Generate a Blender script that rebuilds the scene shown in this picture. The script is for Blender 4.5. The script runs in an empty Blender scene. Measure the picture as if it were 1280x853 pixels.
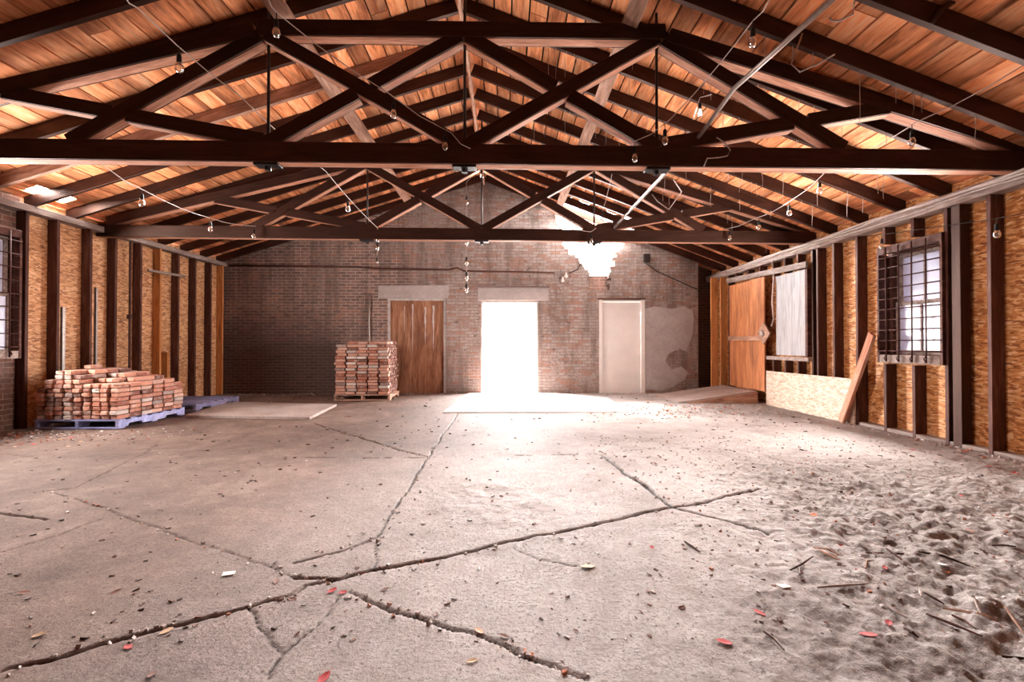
import bpy, bmesh, math, random
import numpy as np
from mathutils import Vector, Matrix
from mathutils import noise as mnoise

scene = bpy.context.scene
COL = scene.collection
RND = random.Random(7)

# ------------------------------------------------------------------ camera
EYE = Vector((0.0, 0.0, 1.1))
YAW, PITCH = math.radians(0.80), math.radians(0.55)
F = 16.0 / 36.0 * 1280.0
cam_data = bpy.data.cameras.new('camera')
cam_data.lens = 16.0
cam_data.sensor_width = 36.0
cam_data.clip_start = 0.05
cam_data.clip_end = 500
cam = bpy.data.objects.new('camera', cam_data)
COL.objects.link(cam)
cam.location = EYE
cam.rotation_euler = (math.pi / 2 + PITCH, 0, -YAW)
scene.camera = cam

# ------------------------------------------------------------------ world, lights, exposure
SKY = 96.0
world = bpy.data.worlds.new('sky')
scene.world = world
world.use_nodes = True
bg = world.node_tree.nodes['Background']
bg.inputs['Color'].default_value = (1.0, 0.97, 0.96, 1)
bg.inputs['Strength'].default_value = SKY
# hazy sky: brightest low down, dimmer overhead
_nt = world.node_tree
_tc = _nt.nodes.new('ShaderNodeTexCoord')
_sp = _nt.nodes.new('ShaderNodeSeparateXYZ')
_mr = _nt.nodes.new('ShaderNodeMapRange')
_mr.interpolation_type = 'SMOOTHSTEP'
for _i, _v in (('From Min', 0.12), ('From Max', 0.75), ('To Min', SKY), ('To Max', SKY * 0.16)):
    _mr.inputs[_i].default_value = _v
_nt.links.new(_tc.outputs['Generated'], _sp.inputs[0])
_nt.links.new(_sp.outputs[2], _mr.inputs['Value'])
_nt.links.new(_mr.outputs[0], bg.inputs['Strength'])
scene.view_settings.view_transform = 'Standard'
scene.view_settings.look = 'None'
scene.view_settings.exposure = 0.60
scene.view_settings.gamma = 1.0
scene.view_settings.use_curve_mapping = False
scene.cycles.use_denoising = True
scene.cycles.max_bounces = 10
scene.cycles.diffuse_bounces = 6
scene.cycles.transparent_max_bounces = 12
scene.cycles.sample_clamp_indirect = 12.0
scene.cycles.caustics_reflective = False
scene.cycles.caustics_refractive = False


def add_light(name, kind, loc, rot, energy, color=(1, 1, 1), **kw):
    d = bpy.data.lights.new(name, kind)
    d.energy = energy
    d.color = color
    for k, v in kw.items():
        if k != 'portal':
            setattr(d, k, v)
    if kw.get('portal'):
        d.cycles.is_portal = True
    o = bpy.data.objects.new(name, d)
    COL.objects.link(o)
    o.location = loc
    o.rotation_euler = rot
    return o


# hazy sun from beyond the back wall
sun_dir = Vector((0.06, -1.0, -1.5)).normalized()
add_light('sun', 'SUN', (0, 20, 20), sun_dir.to_track_quat('-Z', 'Y').to_euler(), 22.0,
          (1.0, 0.95, 0.92), angle=math.radians(22))
# added fill lamp between the two trusses, no roof opening behind it, aimed frontwards
aim = Vector((0.0, -3.1, -2.35)).normalized()
add_light('roof_light', 'AREA', (-0.7, 6.2, 3.15), aim.to_track_quat('-Z', 'Y').to_euler(), 140.0, (1.0, 0.95, 0.92),  # added fill lamp, not a rooflight
          shape='RECTANGLE', size=9.6, size_y=0.9, spread=math.radians(72))
# added fill lamps just inside the two side windows, boosting their daylight
for _x, _y, _dx in ((-6.12, 5.5, 1.0), (4.66, 5.4, -1.0)):
    add_light('window_fill', 'AREA', (_x, _y, 1.7), Vector((_dx, 0.0, 0.05)).to_track_quat('-Z', 'Y').to_euler(), 155.0, (1.0, 0.93, 0.88),
              shape='RECTANGLE', size=0.9, size_y=1.4, spread=math.radians(170))
# light sampling help for the open door and the hole in the gable
add_light('door_daylight', 'AREA', (0.09, 10.85, 1.06), (math.radians(-90), 0, 0), 1.0,
          shape='RECTANGLE', size=1.5, size_y=2.3, portal=True)


# ------------------------------------------------------------------ camera maths (pixels of the 1280x853 photograph -> places)
def ray(px, py):
    d = Vector(((px - 640) / F, -(py - 426.5) / F, -1.0))
    return cam.rotation_euler.to_matrix() @ d


def atY(px, py, Y):
    d = ray(px, py)
    return EYE + d * ((Y - EYE.y) / d.y)


def atX(px, py, X):
    d = ray(px, py)
    return EYE + d * ((X - EYE.x) / d.x)


def atZ(px, py, Z=0.0):
    d = ray(px, py)
    return EYE + d * ((Z - EYE.z) / d.z)


# ------------------------------------------------------------------ main measures (metres)
XL, XR = -6.34, 4.87            # room faces of the wall studs
XLo, XRo = -6.48, 5.01          # sheathing planes
YB = 10.43                      # back wall
YF = -3.2                       # front wall, behind the camera
RIDGE = -0.50
ZL, ZR = 2.98, 2.80             # underside of rafters over the two wall plates
SL = (4.82 - ZL) / (RIDGE - XL)
SR = (4.82 - ZR) / (XR - RIDGE)
RD = 0.155                      # rafter depth


def roof_z(x):
    return ZL + SL * (x - XL) if x < RIDGE else ZR + SR * (XR - x)


# ------------------------------------------------------------------ material helpers
class NT:
    def __init__(self, name):
        self.m = bpy.data.materials.new(name)
        self.m.use_nodes = True
        self.t = self.m.node_tree
        self.t.nodes.clear()
        self.out = self.t.nodes.new('ShaderNodeOutputMaterial')

    def n(self, typ, ins=None, **props):
        nd = self.t.nodes.new(typ)
        for k, v in props.items():
            setattr(nd, k, v)
        for k, v in (ins or {}).items():
            s = nd.inputs[k]
            if isinstance(v, bpy.types.NodeSocket):
                self.t.links.new(v, s)
            else:
                s.default_value = v
        return nd

    def coord(self, which='Object'):
        return self.n('ShaderNodeTexCoord').outputs[which]

    def mapping(self, vec, scale=(1, 1, 1), loc=(0, 0, 0), rot=(0, 0, 0)):
        return self.n('ShaderNodeMapping', {'Vector': vec, 'Scale': scale, 'Location': loc, 'Rotation': rot}).outputs[0]

    def noise(self, vec, scale, detail=4.0, rough=0.55, dist=0.0):
        return self.n('ShaderNodeTexNoise', {'Vector': vec, 'Scale': scale, 'Detail': detail, 'Roughness': rough, 'Distortion': dist}).outputs[0]

    def voro(self, vec, scale, feature='F1', rnd=1.0):
        return self.n('ShaderNodeTexVoronoi', {'Vector': vec, 'Scale': scale, 'Randomness': rnd}, feature=feature)

    def ramp(self, fac, stops, interp='LINEAR'):
        r = self.n('ShaderNodeValToRGB', {'Fac': fac})
        r.color_ramp.interpolation = interp
        els = r.color_ramp.elements
        while len(els) < len(stops):
            els.new(0.5)
        for e, (p, c) in zip(els, stops):
            e.position = p
            e.color = (c, c, c, 1) if isinstance(c, (int, float)) else (*c, 1)
        return r.outputs[0]

    def mix(self, fac, a, b, blend='MIX'):
        nd = self.n('ShaderNodeMix', data_type='RGBA', blend_type=blend)
        for s, v in ((nd.inputs[0], fac), (nd.inputs[6], a), (nd.inputs[7], b)):
            if isinstance(v, bpy.types.NodeSocket):
                self.t.links.new(v, s)
            elif isinstance(v, (int, float)):
                s.default_value = v
            else:
                s.default_value = (*v, 1)
        return nd.outputs[2]

    def math(self, op, a, b=0.0, c=0.0):
        nd = self.n('ShaderNodeMath', operation=op)
        for s, v in zip(nd.inputs, (a, b, c)):
            if isinstance(v, bpy.types.NodeSocket):
                self.t.links.new(v, s)
            else:
                s.default_value = v
        return nd.outputs[0]

    def attr(self, name, out='Fac'):
        return self.n('ShaderNodeAttribute', attribute_name=name).outputs[out]

    def rnd(self):
        return self.n('ShaderNodeObjectInfo').outputs['Random']

    def bump(self, h, strength=0.3, dist=0.01):
        return self.n('ShaderNodeBump', {'Height': h, 'Strength': strength, 'Distance': dist}).outputs[0]

    def bsdf(self, color, rough=0.7, normal=None, spec=0.3, metal=0.0, **kw):
        ins = {'Base Color': color if isinstance(color, bpy.types.NodeSocket) else (*color, 1), 'Roughness': rough,
               'Specular IOR Level': spec, 'Metallic': metal}
        if normal is not None:
            ins['Normal'] = normal
        ins.update(kw)
        b = self.n('ShaderNodeBsdfPrincipled', ins)
        self.t.links.new(b.outputs[0], self.out.inputs[0])
        return self.m


def scale_c(c, k):
    return tuple(min(1.0, x * k) for x in c)


def wood(name, dark, mid, light, rough=0.65, spec=0.3, stain=None, stain_amt=0.5, var=0.35, grain=1.0, rings=True, board_attr=False, axis='X', bump=0.25, knots=0.0, tint=None):
    t = NT(name)
    c = t.coord()
    if board_attr:
        off = t.attr('piece')
        comb = t.n('ShaderNodeCombineXYZ', {'X': t.math('MULTIPLY', off, 37.0), 'Y': t.math('MULTIPLY', off, 91.0), 'Z': t.math('MULTIPLY', off, 53.0)}).outputs[0]
        c = t.n('ShaderNodeVectorMath', {0: c, 1: comb}, operation='ADD').outputs[0]
        rv = off
    else:
        rv = t.rnd()
        comb = t.n('ShaderNodeCombineXYZ', {'X': t.math('MULTIPLY', rv, 17.0), 'Y': t.math('MULTIPLY', rv, 31.0), 'Z': t.math('MULTIPLY', rv, 23.0)}).outputs[0]
        c = t.n('ShaderNodeVectorMath', {0: c, 1: comb}, operation='ADD').outputs[0]
    sc = {'X': (1.0, 9, 9), 'Y': (9, 1.0, 9), 'Z': (9, 9, 1.0)}[axis]
    sc = tuple(s * grain for s in sc)
    mp = t.mapping(c, sc)
    g1 = t.noise(mp, 1.6, 5, 0.6, 1.2)
    g2 = t.noise(t.mapping(c, tuple(s * 4 for s in sc)), 1.8, 3, 0.6, 0.3)
    g = t.math('ADD', t.math('MULTIPLY', g1, 0.65), t.math('MULTIPLY', g2, 0.35))
    col = t.ramp(g, [(0.32, dark), (0.50, mid), (0.66, light)])
    if stain is not None:
        st = t.noise(t.mapping(c, tuple(s ** 0.5 for s in sc)), 1.1, 4, 0.65, 0.5)
        f = t.ramp(st, [(0.48, 0.0), (0.68, 1.0)])
        col = t.mix(t.math('MULTIPLY', f, stain_amt), col, stain)
    if knots:
        v = t.voro(t.mapping(c, tuple(0.55 * s for s in sc)), 1.0)
        kf = t.ramp(v.outputs['Distance'], [(0.05, 1.0), (0.17, 0.0)])
        col = t.mix(t.math('MULTIPLY', kf, knots), col, scale_c(dark, 0.35))
    k = t.math('ADD', 1.0 - var / 2, t.math('MULTIPLY', rv, var))
    hs = t.n('ShaderNodeHueSaturation', {'Color': col, 'Value': k, 'Saturation': 1.0, 'Fac': 1.0, 'Hue': 0.5}).outputs[0]
    return t.bsdf(hs, rough, t.bump(g, bump, 0.006), spec, **({'Specular Tint': tint} if tint else {}))


def plain(name, color, rough=0.6, spec=0.3, metal=0.0, var=0.15, nscale=18.0, bump=0.1, alt=None):
    t = NT(name)
    c = t.coord()
    n1 = t.noise(c, nscale, 5, 0.65)
    col = t.ramp(n1, [(0.3, scale_c(color, 1 - var)), (0.7, alt if alt else scale_c(color, 1 + var))])
    return t.bsdf(col, rough, t.bump(n1, bump, 0.004), spec, metal)


M = {}
M['deck'] = wood('roof_boards', (0.26, 0.068, 0.026), (0.82, 0.315, 0.135), (0.95, 0.54, 0.31), 0.75, 0.15, (0.22, 0.075, 0.04), 0.75, 0.75, 0.62, board_attr=True, axis='Y', knots=0.9)
M['felt'] = plain('roofing_felt', (0.008, 0.007, 0.007), 0.9)
M['core'] = wood('pale_lit_tone_timber', (0.22, 0.09, 0.05), (0.46, 0.22, 0.14), (0.62, 0.36, 0.26), 0.7, 0.2, (0.30, 0.10, 0.05), 0.6, 0.35, knots=0.4)  # truss undersides: lit tone painted into the colour
M['dark'] = wood('dark_shade_tone_timber', (0.008, 0.0035, 0.003), (0.019, 0.008, 0.006), (0.042, 0.018, 0.013), 0.5, 0.45, (0.07, 0.03, 0.021), 0.3, 0.5, tint=(0.95, 0.50, 0.36, 1))  # shade painted into truss side faces; plain dark timber elsewhere
M['brown'] = wood('brown_painted_timber', (0.036, 0.014, 0.011), (0.075, 0.030, 0.023), (0.15, 0.072, 0.055), 0.55, 0.4, (0.025, 0.012, 0.010), 0.5, 0.5, tint=(0.95, 0.55, 0.45, 1))
M['pale'] = wood('pale_sunlit_tone_timber', (0.20, 0.10, 0.07), (0.42, 0.24, 0.17), (0.60, 0.40, 0.31), 0.7, 0.2, (0.12, 0.05, 0.035), 0.4, 0.4, knots=0.5)
M['orange'] = wood('new_orange_timber', (0.34, 0.12, 0.035), (0.56, 0.23, 0.075), (0.68, 0.33, 0.13), 0.6, 0.25, None, 0, 0.3, knots=0.6)
M['grey_wood'] = wood('weathered_grey_timber', (0.16, 0.11, 0.09), (0.32, 0.25, 0.22), (0.52, 0.45, 0.42), 0.8, 0.2, (0.10, 0.05, 0.04), 0.5, 0.3)
M['plywood'] = wood('orange_plywood', (0.25, 0.085, 0.03), (0.50, 0.19, 0.075), (0.66, 0.30, 0.14), 0.55, 0.3, (0.16, 0.05, 0.025), 0.55, 0.2, 0.5, axis='Z')
M['plywood_door'] = wood('weathered_brown_plywood', (0.14, 0.055, 0.03), (0.34, 0.155, 0.085), (0.50, 0.27, 0.17), 0.7, 0.2, (0.11, 0.045, 0.03), 0.6, 0.1, 0.6, axis='Z', knots=0.5)
M['grey_board'] = wood('grey_painted_board', (0.26, 0.25, 0.255), (0.42, 0.41, 0.42), (0.52, 0.51, 0.52), 0.6, 0.25, (0.30, 0.26, 0.24), 0.35, 0.1, 0.6, axis='Z')
M['steel'] = plain('dark_steel', (0.035, 0.025, 0.022), 0.45, 0.5, 0.6)
M['conduit'] = plain('galvanised_conduit', (0.42, 0.36, 0.33), 0.4, 0.5, 0.7)
M['cable'] = plain('pale_cable', (0.55, 0.47, 0.44), 0.6)
M['wire_dark'] = plain('dark_cable', (0.03, 0.024, 0.022), 0.6)
M['socket'] = plain('black_lamp_socket', (0.012, 0.011, 0.011), 0.5)
M['bar'] = plain('rusty_bar', (0.075, 0.028, 0.022), 0.6, 0.3, 0.2, 0.4, 40)
M['white_paint'] = plain('white_paint', (0.72, 0.66, 0.62), 0.6, 0.25, 0, 0.06, 3.0, 0.05)
M['frame_paint'] = plain('pale_frame_paint', (0.50, 0.45, 0.43), 0.6, 0.3, 0, 0.25, 12.0, 0.15)
M['blue_paint'] = wood('blue_painted_timber', (0.13, 0.13, 0.24), (0.25, 0.26, 0.46), (0.38, 0.39, 0.60), 0.65, 0.25, (0.28, 0.20, 0.17), 0.35, 0.3)
M['cobweb'] = plain('dusty_cobweb', (0.55, 0.44, 0.38), 0.9)
M['rubber'] = plain('washer_iron', (0.02, 0.016, 0.016), 0.5, 0.4, 0.4)


def m_glass():
    t = NT('clear_bulb_glass')
    tr = t.n('ShaderNodeBsdfTransparent', {'Color': (0.93, 0.92, 0.92, 1)})
    gl = t.n('ShaderNodeBsdfGlossy', {'Color': (1, 1, 1, 1), 'Roughness': 0.08})
    fr = t.n('ShaderNodeFresnel', {'IOR': 1.8})
    f = t.math('ADD', t.math('MULTIPLY', fr.outputs[0], 0.8), 0.05)
    mx = t.n('ShaderNodeMixShader', {0: f, 1: tr.outputs[0], 2: gl.outputs[0]})
    t.t.links.new(mx.outputs[0], t.out.inputs[0])
    return t.m


def m_emit(name, col, s):
    t = NT(name)
    e = t.n('ShaderNodeEmission', {'Color': (*col, 1), 'Strength': s})
    t.t.links.new(e.outputs[0], t.out.inputs[0])
    return t.m


def m_pane():
    t = NT('grimy_window_pane')
    c = t.coord()
    n1 = t.noise(t.mapping(c, (1, 1, 2.4)), 3.0, 4, 0.6, 0.6)
    col = t.ramp(n1, [(0.3, (0.022, 0.023, 0.031)), (0.7, (0.045, 0.045, 0.052))])
    tl = t.n('ShaderNodeBsdfTranslucent', {'Color': col})
    gl = t.n('ShaderNodeBsdfPrincipled', {'Base Color': (0.50, 0.50, 0.58, 1), 'Roughness': 0.25})
    mx = t.n('ShaderNodeAddShader', {0: tl.outputs[0], 1: gl.outputs[0]})
    t.t.links.new(mx.outputs[0], t.out.inputs[0])
    return t.m


M['glass'] = m_glass()
M['lit'] = m_emit('lit_bulb', (1.0, 0.93, 0.85), 300.0)
M['filament'] = plain('filament', (0.45, 0.30, 0.18), 0.5)
M['pane'] = m_pane()


def m_osb(name, a, b, c_, d, dirt=0.3, scale=1.0):
    """strand board: flakes laid in three directions in the wall plane (object y, z)"""
    t = NT(name)
    co = t.coord()
    sx = t.n('ShaderNodeSeparateXYZ', {0: co})
    base = t.n('ShaderNodeCombineXYZ', {'X': sx.outputs[1], 'Y': sx.outputs[2], 'Z': 0.0}).outputs[0]
    cols, hs = [], []
    for i, ang in enumerate((0.45, -0.85, 1.45)):
        v = t.voro(t.mapping(base, (9 * scale, 34 * scale, 1), (i * 3.1, i * 7.7, 0), (0, 0, ang)), 1.0)
        s = t.n('ShaderNodeSeparateColor', {0: v.outputs['Color']})
        cols.append(s.outputs[0])
        hs.append(s.outputs[1])
    f1 = t.ramp(hs[0], [(0.45, 0), (0.5, 1)])
    f2 = t.ramp(hs[1], [(0.60, 0), (0.65, 1)])
    v = t.mix(f2, t.mix(f1, cols[0], cols[1]), cols[2])
    v = t.math('ADD', t.math('MULTIPLY', v, 0.8), t.math('MULTIPLY', t.noise(base, 120 * scale, 2), 0.2))
    col = t.ramp(v, [(0.08, a), (0.35, b), (0.62, c_), (0.92, d)])
    st = t.ramp(t.noise(base, 1.5, 5, 0.65), [(0.48, 0.0), (0.75, 1.0)])
    col = t.mix(t.math('MULTIPLY', st, dirt), col, (0.16, 0.07, 0.035))
    return t.bsdf(col, 0.6, t.bump(v, 0.25, 0.004), 0.3)


M['osb'] = m_osb('strand_board', (0.24, 0.065, 0.018), (0.54, 0.20, 0.055), (0.72, 0.33, 0.11), (0.88, 0.58, 0.32), 0.35, 1.5)
M['osb_left'] = m_osb('tan_strand_board', (0.22, 0.085, 0.035), (0.50, 0.235, 0.10), (0.66, 0.345, 0.165), (0.80, 0.50, 0.29), 0.4, 1.6)
M['osb_pale'] = m_osb('pale_strand_board', (0.50, 0.33, 0.22), (0.66, 0.50, 0.37), (0.76, 0.61, 0.48), (0.86, 0.74, 0.62), 0.15, 1.5)


def m_brickwall(name, axis, soot_shade=True, tone=1.0):
    t = NT(name)
    co = t.coord()
    s = t.n('ShaderNodeSeparateXYZ', {0: co})
    u = s.outputs[0] if axis == 'X' else s.outputs[1]
    z = s.outputs[2]
    wob = t.noise(co, 2.2, 3, 0.6)
    zz = t.math('ADD', z, t.math('MULTIPLY', t.math('SUBTRACT', wob, 0.5), 0.012))
    vec = t.n('ShaderNodeCombineXYZ', {'X': u, 'Y': zz, 'Z': 0.0}).outputs[0]
    bt = t.n('ShaderNodeTexBrick', {'Vector': vec, 'Color1': (0, 0, 0, 1), 'Color2': (1, 1, 1, 1), 'Mortar': (0.5, 0.5, 0.5, 1),
                                    'Scale': 1.0, 'Mortar Size': 0.0075, 'Mortar Smooth': 0.25, 'Bias': 0.0, 'Brick Width': 0.208, 'Row Height': 0.068})
    bt.offset = 0.5
    rv = bt.outputs['Color']
    mort = bt.outputs['Fac']
    brick = t.ramp(rv, [(0.0, (0.11, 0.055, 0.042)), (0.4, (0.21, 0.10, 0.078)), (0.75, (0.30, 0.165, 0.13)), (1.0, (0.44, 0.17, 0.10))])
    gr = t.noise(co, 30, 5, 0.7)
    brick = t.mix(0.45, brick, t.ramp(gr, [(0.25, (0.10, 0.06, 0.048)), (0.75, (0.42, 0.31, 0.27))]))
    # old whitewash, worn off in patches
    ww = t.math('ADD', t.math('MULTIPLY', t.noise(co, 0.8, 6, 0.65), 0.75), t.math('MULTIPLY', t.noise(co, 9.0, 4, 0.7), 0.25))
    if soot_shade:
        # whitewash survives to the right of the boarded door and high on the gable
        right = t.n('ShaderNodeMapRange', {'Value': s.outputs[0], 'From Min': -3.4, 'From Max': -0.6, 'To Min': -0.12, 'To Max': 0.16}).outputs[0]
        high = t.n('ShaderNodeMapRange', {'Value': z, 'From Min': 1.6, 'From Max': 3.2, 'To Min': -0.02, 'To Max': 0.07}).outputs[0]
        ww = t.math('ADD', ww, t.math('ADD', right, high))
    wf = t.ramp(ww, [(0.44, 0.0), (0.66, 0.85)])
    wf = t.math('MULTIPLY', wf, t.ramp(t.math('ADD', t.math('MULTIPLY', rv, 0.6), t.math('MULTIPLY', t.noise(co, 3.2, 4, 0.7), 0.6)), [(0.62, 1.0), (0.78, 0.2)]))
    col = t.mix(wf, brick, t.ramp(gr, [(0.25, (0.25, 0.185, 0.16)), (0.75, (0.55, 0.47, 0.43))]))
    mcol = t.mix(wf, (0.56, 0.47, 0.42), (0.17, 0.12, 0.10))
    col = t.mix(t.math('MULTIPLY', mort, 0.9), col, mcol)
    if soot_shade:
        sx = t.n('ShaderNodeMapRange', {'Value': s.outputs[0], 'From Min': -2.5, 'From Max': -4.1, 'To Min': 0.0, 'To Max': 1.0}).outputs[0]
        sz = t.n('ShaderNodeMapRange', {'Value': z, 'From Min': 2.5, 'From Max': 0.9, 'To Min': 0.0, 'To Max': 1.0}).outputs[0]
        m = t.math('ADD', t.math('MULTIPLY', sx, sz), t.math('MULTIPLY', t.math('SUBTRACT', t.noise(co, 1.3, 6, 0.7), 0.5), 1.1))
        sf = t.ramp(m, [(0.25, 0.0), (0.85, 0.72)])
        col = t.mix(sf, col, (0.055, 0.028, 0.024))  # soot, with the wall's unlit tone painted in
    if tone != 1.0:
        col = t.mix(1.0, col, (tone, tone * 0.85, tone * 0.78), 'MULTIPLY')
    spall = t.ramp(t.noise(t.mapping(co, (1.0, 1.0, 1.6)), 6.5, 6, 0.8), [(0.33, 0.85), (0.43, 0.0)])
    col = t.mix(spall, col, (0.075, 0.045, 0.036))
    streak = t.ramp(t.noise(t.mapping(co, (2.2, 2.2, 0.35)), 1.6, 5, 0.7), [(0.40, 0.55), (0.55, 0.0)])
    col = t.mix(streak, col, (0.12, 0.085, 0.072))
    h = t.math('SUBTRACT', t.math('MULTIPLY', gr, 0.5), t.math('MULTIPLY', mort, 1.0))
    return t.bsdf(col, 0.85, t.bump(h, 0.8, 0.012), 0.2)


M['brick_wall'] = m_brickwall('old_brickwork', 'X')
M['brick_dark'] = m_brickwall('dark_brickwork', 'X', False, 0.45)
M['brick_side'] = m_brickwall('brown_brickwork', 'Y', False, 0.8)


def m_brick():
    t = NT('salvaged_brick')
    co = t.coord()
    r = t.rnd()
    base = t.ramp(r, [(0.0, (0.14, 0.07, 0.055)), (0.2, (0.36, 0.13, 0.085)), (0.45, (0.52, 0.24, 0.165)), (0.7, (0.58, 0.34, 0.26)), (0.85, (0.26, 0.17, 0.15)), (1.0, (0.66, 0.56, 0.50))])
    off = t.n('ShaderNodeCombineXYZ', {'X': t.math('MULTIPLY', r, 50.0), 'Y': 0.0, 'Z': t.math('MULTIPLY', r, 20.0)}).outputs[0]
    c2 = t.n('ShaderNodeVectorMath', {0: co, 1: off}, operation='ADD').outputs[0]
    n1 = t.noise(c2, 14, 5, 0.7)
    n2 = t.noise(c2, 70, 3, 0.6)
    col = t.mix(t.ramp(n1, [(0.50, 0.0), (0.68, 0.6)]), base, (0.56, 0.46, 0.41))
    col = t.mix(t.ramp(n2, [(0.30, 0.6), (0.5, 0.0)]), col, (0.10, 0.045, 0.035))
    return t.bsdf(col, 0.9, t.bump(n2, 0.5, 0.004), 0.15)


M['brick'] = m_brick()


def m_concrete(name, a, b, speck=0.25, sc=1.0):
    t = NT(name)
    co = t.coord()
    n1 = t.noise(co, 1.6 * sc, 6, 0.68)
    n2 = t.noise(co, 26 * sc, 5, 0.75)
    n3 = t.noise(co, 90 * sc, 3, 0.7)
    col = t.ramp(t.math('ADD', t.math('MULTIPLY', n1, 0.6), t.math('MULTIPLY', n2, 0.4)), [(0.34, a), (0.62, b)])
    col = t.mix(t.ramp(n3, [(0.3, speck), (0.5, 0.0)]), col, scale_c(a, 0.35))
    return t.bsdf(col, 0.85, t.bump(t.math('ADD', n2, n3), 0.35, 0.006), 0.25)


M['concrete'] = m_concrete('cast_concrete', (0.40, 0.33, 0.31), (0.62, 0.55, 0.52))
M['concrete_light'] = m_concrete('light_concrete', (0.58, 0.52, 0.50), (0.74, 0.69, 0.67), 0.15)
M['slab'] = m_concrete('worn_slab', (0.24, 0.17, 0.145), (0.44, 0.365, 0.335), 0.4)
M['cement'] = m_concrete('grey_cement_render', (0.30, 0.25, 0.24), (0.48, 0.42, 0.40), 0.15, 0.8)
M['outside'] = m_concrete('pale_yard', (0.60, 0.57, 0.54), (0.75, 0.72, 0.70), 0.05)


def m_floor():
    t = NT('broken_concrete_floor')
    co = t.coord()
    a = t.n('ShaderNodeAttribute', attribute_name='mask')
    s = t.n('ShaderNodeSeparateColor', {0: a.outputs['Color']})
    crack, dirt, brown = s.outputs[0], s.outputs[1], s.outputs[2]
    n1 = t.noise(co, 0.9, 6, 0.68, 0.3)
    n2 = t.noise(co, 8, 6, 0.75)
    n3 = t.noise(co, 55, 4, 0.75)
    mixn = t.math('ADD', t.math('MULTIPLY', n1, 0.55), t.math('ADD', t.math('MULTIPLY', n2, 0.3), t.math('MULTIPLY', n3, 0.15)))
    col = t.ramp(mixn, [(0.37, (0.18, 0.142, 0.128)), (0.49, (0.325, 0.28, 0.262)), (0.61, (0.45, 0.405, 0.388))])
    colb = t.ramp(mixn, [(0.37, (0.075, 0.043, 0.032)), (0.50, (0.165, 0.105, 0.082)), (0.63, (0.28, 0.20, 0.168))])
    bf = t.math('ADD', brown, t.math('MULTIPLY', t.math('SUBTRACT', n1, 0.5), 0.9))
    col = t.mix(t.ramp(bf, [(0.15, 0.0), (0.85, 1.0)]), col, colb)
    # pitted specks
    sp = t.noise(co, 48, 5, 0.85)
    pit = t.math('MULTIPLY', t.ramp(sp, [(0.385, 1.0), (0.435, 0.0)]), t.ramp(n2, [(0.42, 0.15), (0.62, 0.9)]))
    col = t.mix(t.math('MULTIPLY', pit, 0.9), col, (0.085, 0.055, 0.043))
    # loose dirt
    dn = t.math('ADD', dirt, t.math('MULTIPLY', t.math('SUBTRACT', t.noise(co, 5.5, 7, 0.78), 0.5), 1.5))
    dcol = t.ramp(t.math('ADD', t.math('MULTIPLY', t.noise(co, 4.5, 7, 0.8), 0.5), t.math('MULTIPLY', t.noise(co, 32, 6, 0.85), 0.5)), [(0.37, (0.05, 0.035, 0.028)), (0.46, (0.23, 0.187, 0.168)), (0.58, (0.48, 0.425, 0.40))])
    col = t.mix(t.math('MULTIPLY', t.ramp(dn, [(0.42, 0.0), (0.75, 0.9)]), 1.0), col, dcol)
    # black dirt in the joints
    cn = t.math('MULTIPLY', crack, t.ramp(t.noise(co, 12, 4, 0.7), [(0.3, 0.35), (0.6, 1.0)]))
    col = t.mix(t.ramp(cn, [(0.1, 0.0), (0.55, 0.95)]), col, (0.040, 0.026, 0.022))
    bh = t.math('ADD', t.math('MULTIPLY', n2, 0.5), t.math('SUBTRACT', t.math('MULTIPLY', n3, 0.5), t.math('MULTIPLY', pit, 0.35)))
    return t.bsdf(col, 0.82, t.bump(t.math('ADD', bh, t.math('MULTIPLY', dirt, t.math('MULTIPLY', t.noise(co, 18, 6, 0.8), 2.6))), 0.75, 0.02), 0.3)


M['floor'] = m_floor()


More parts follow.
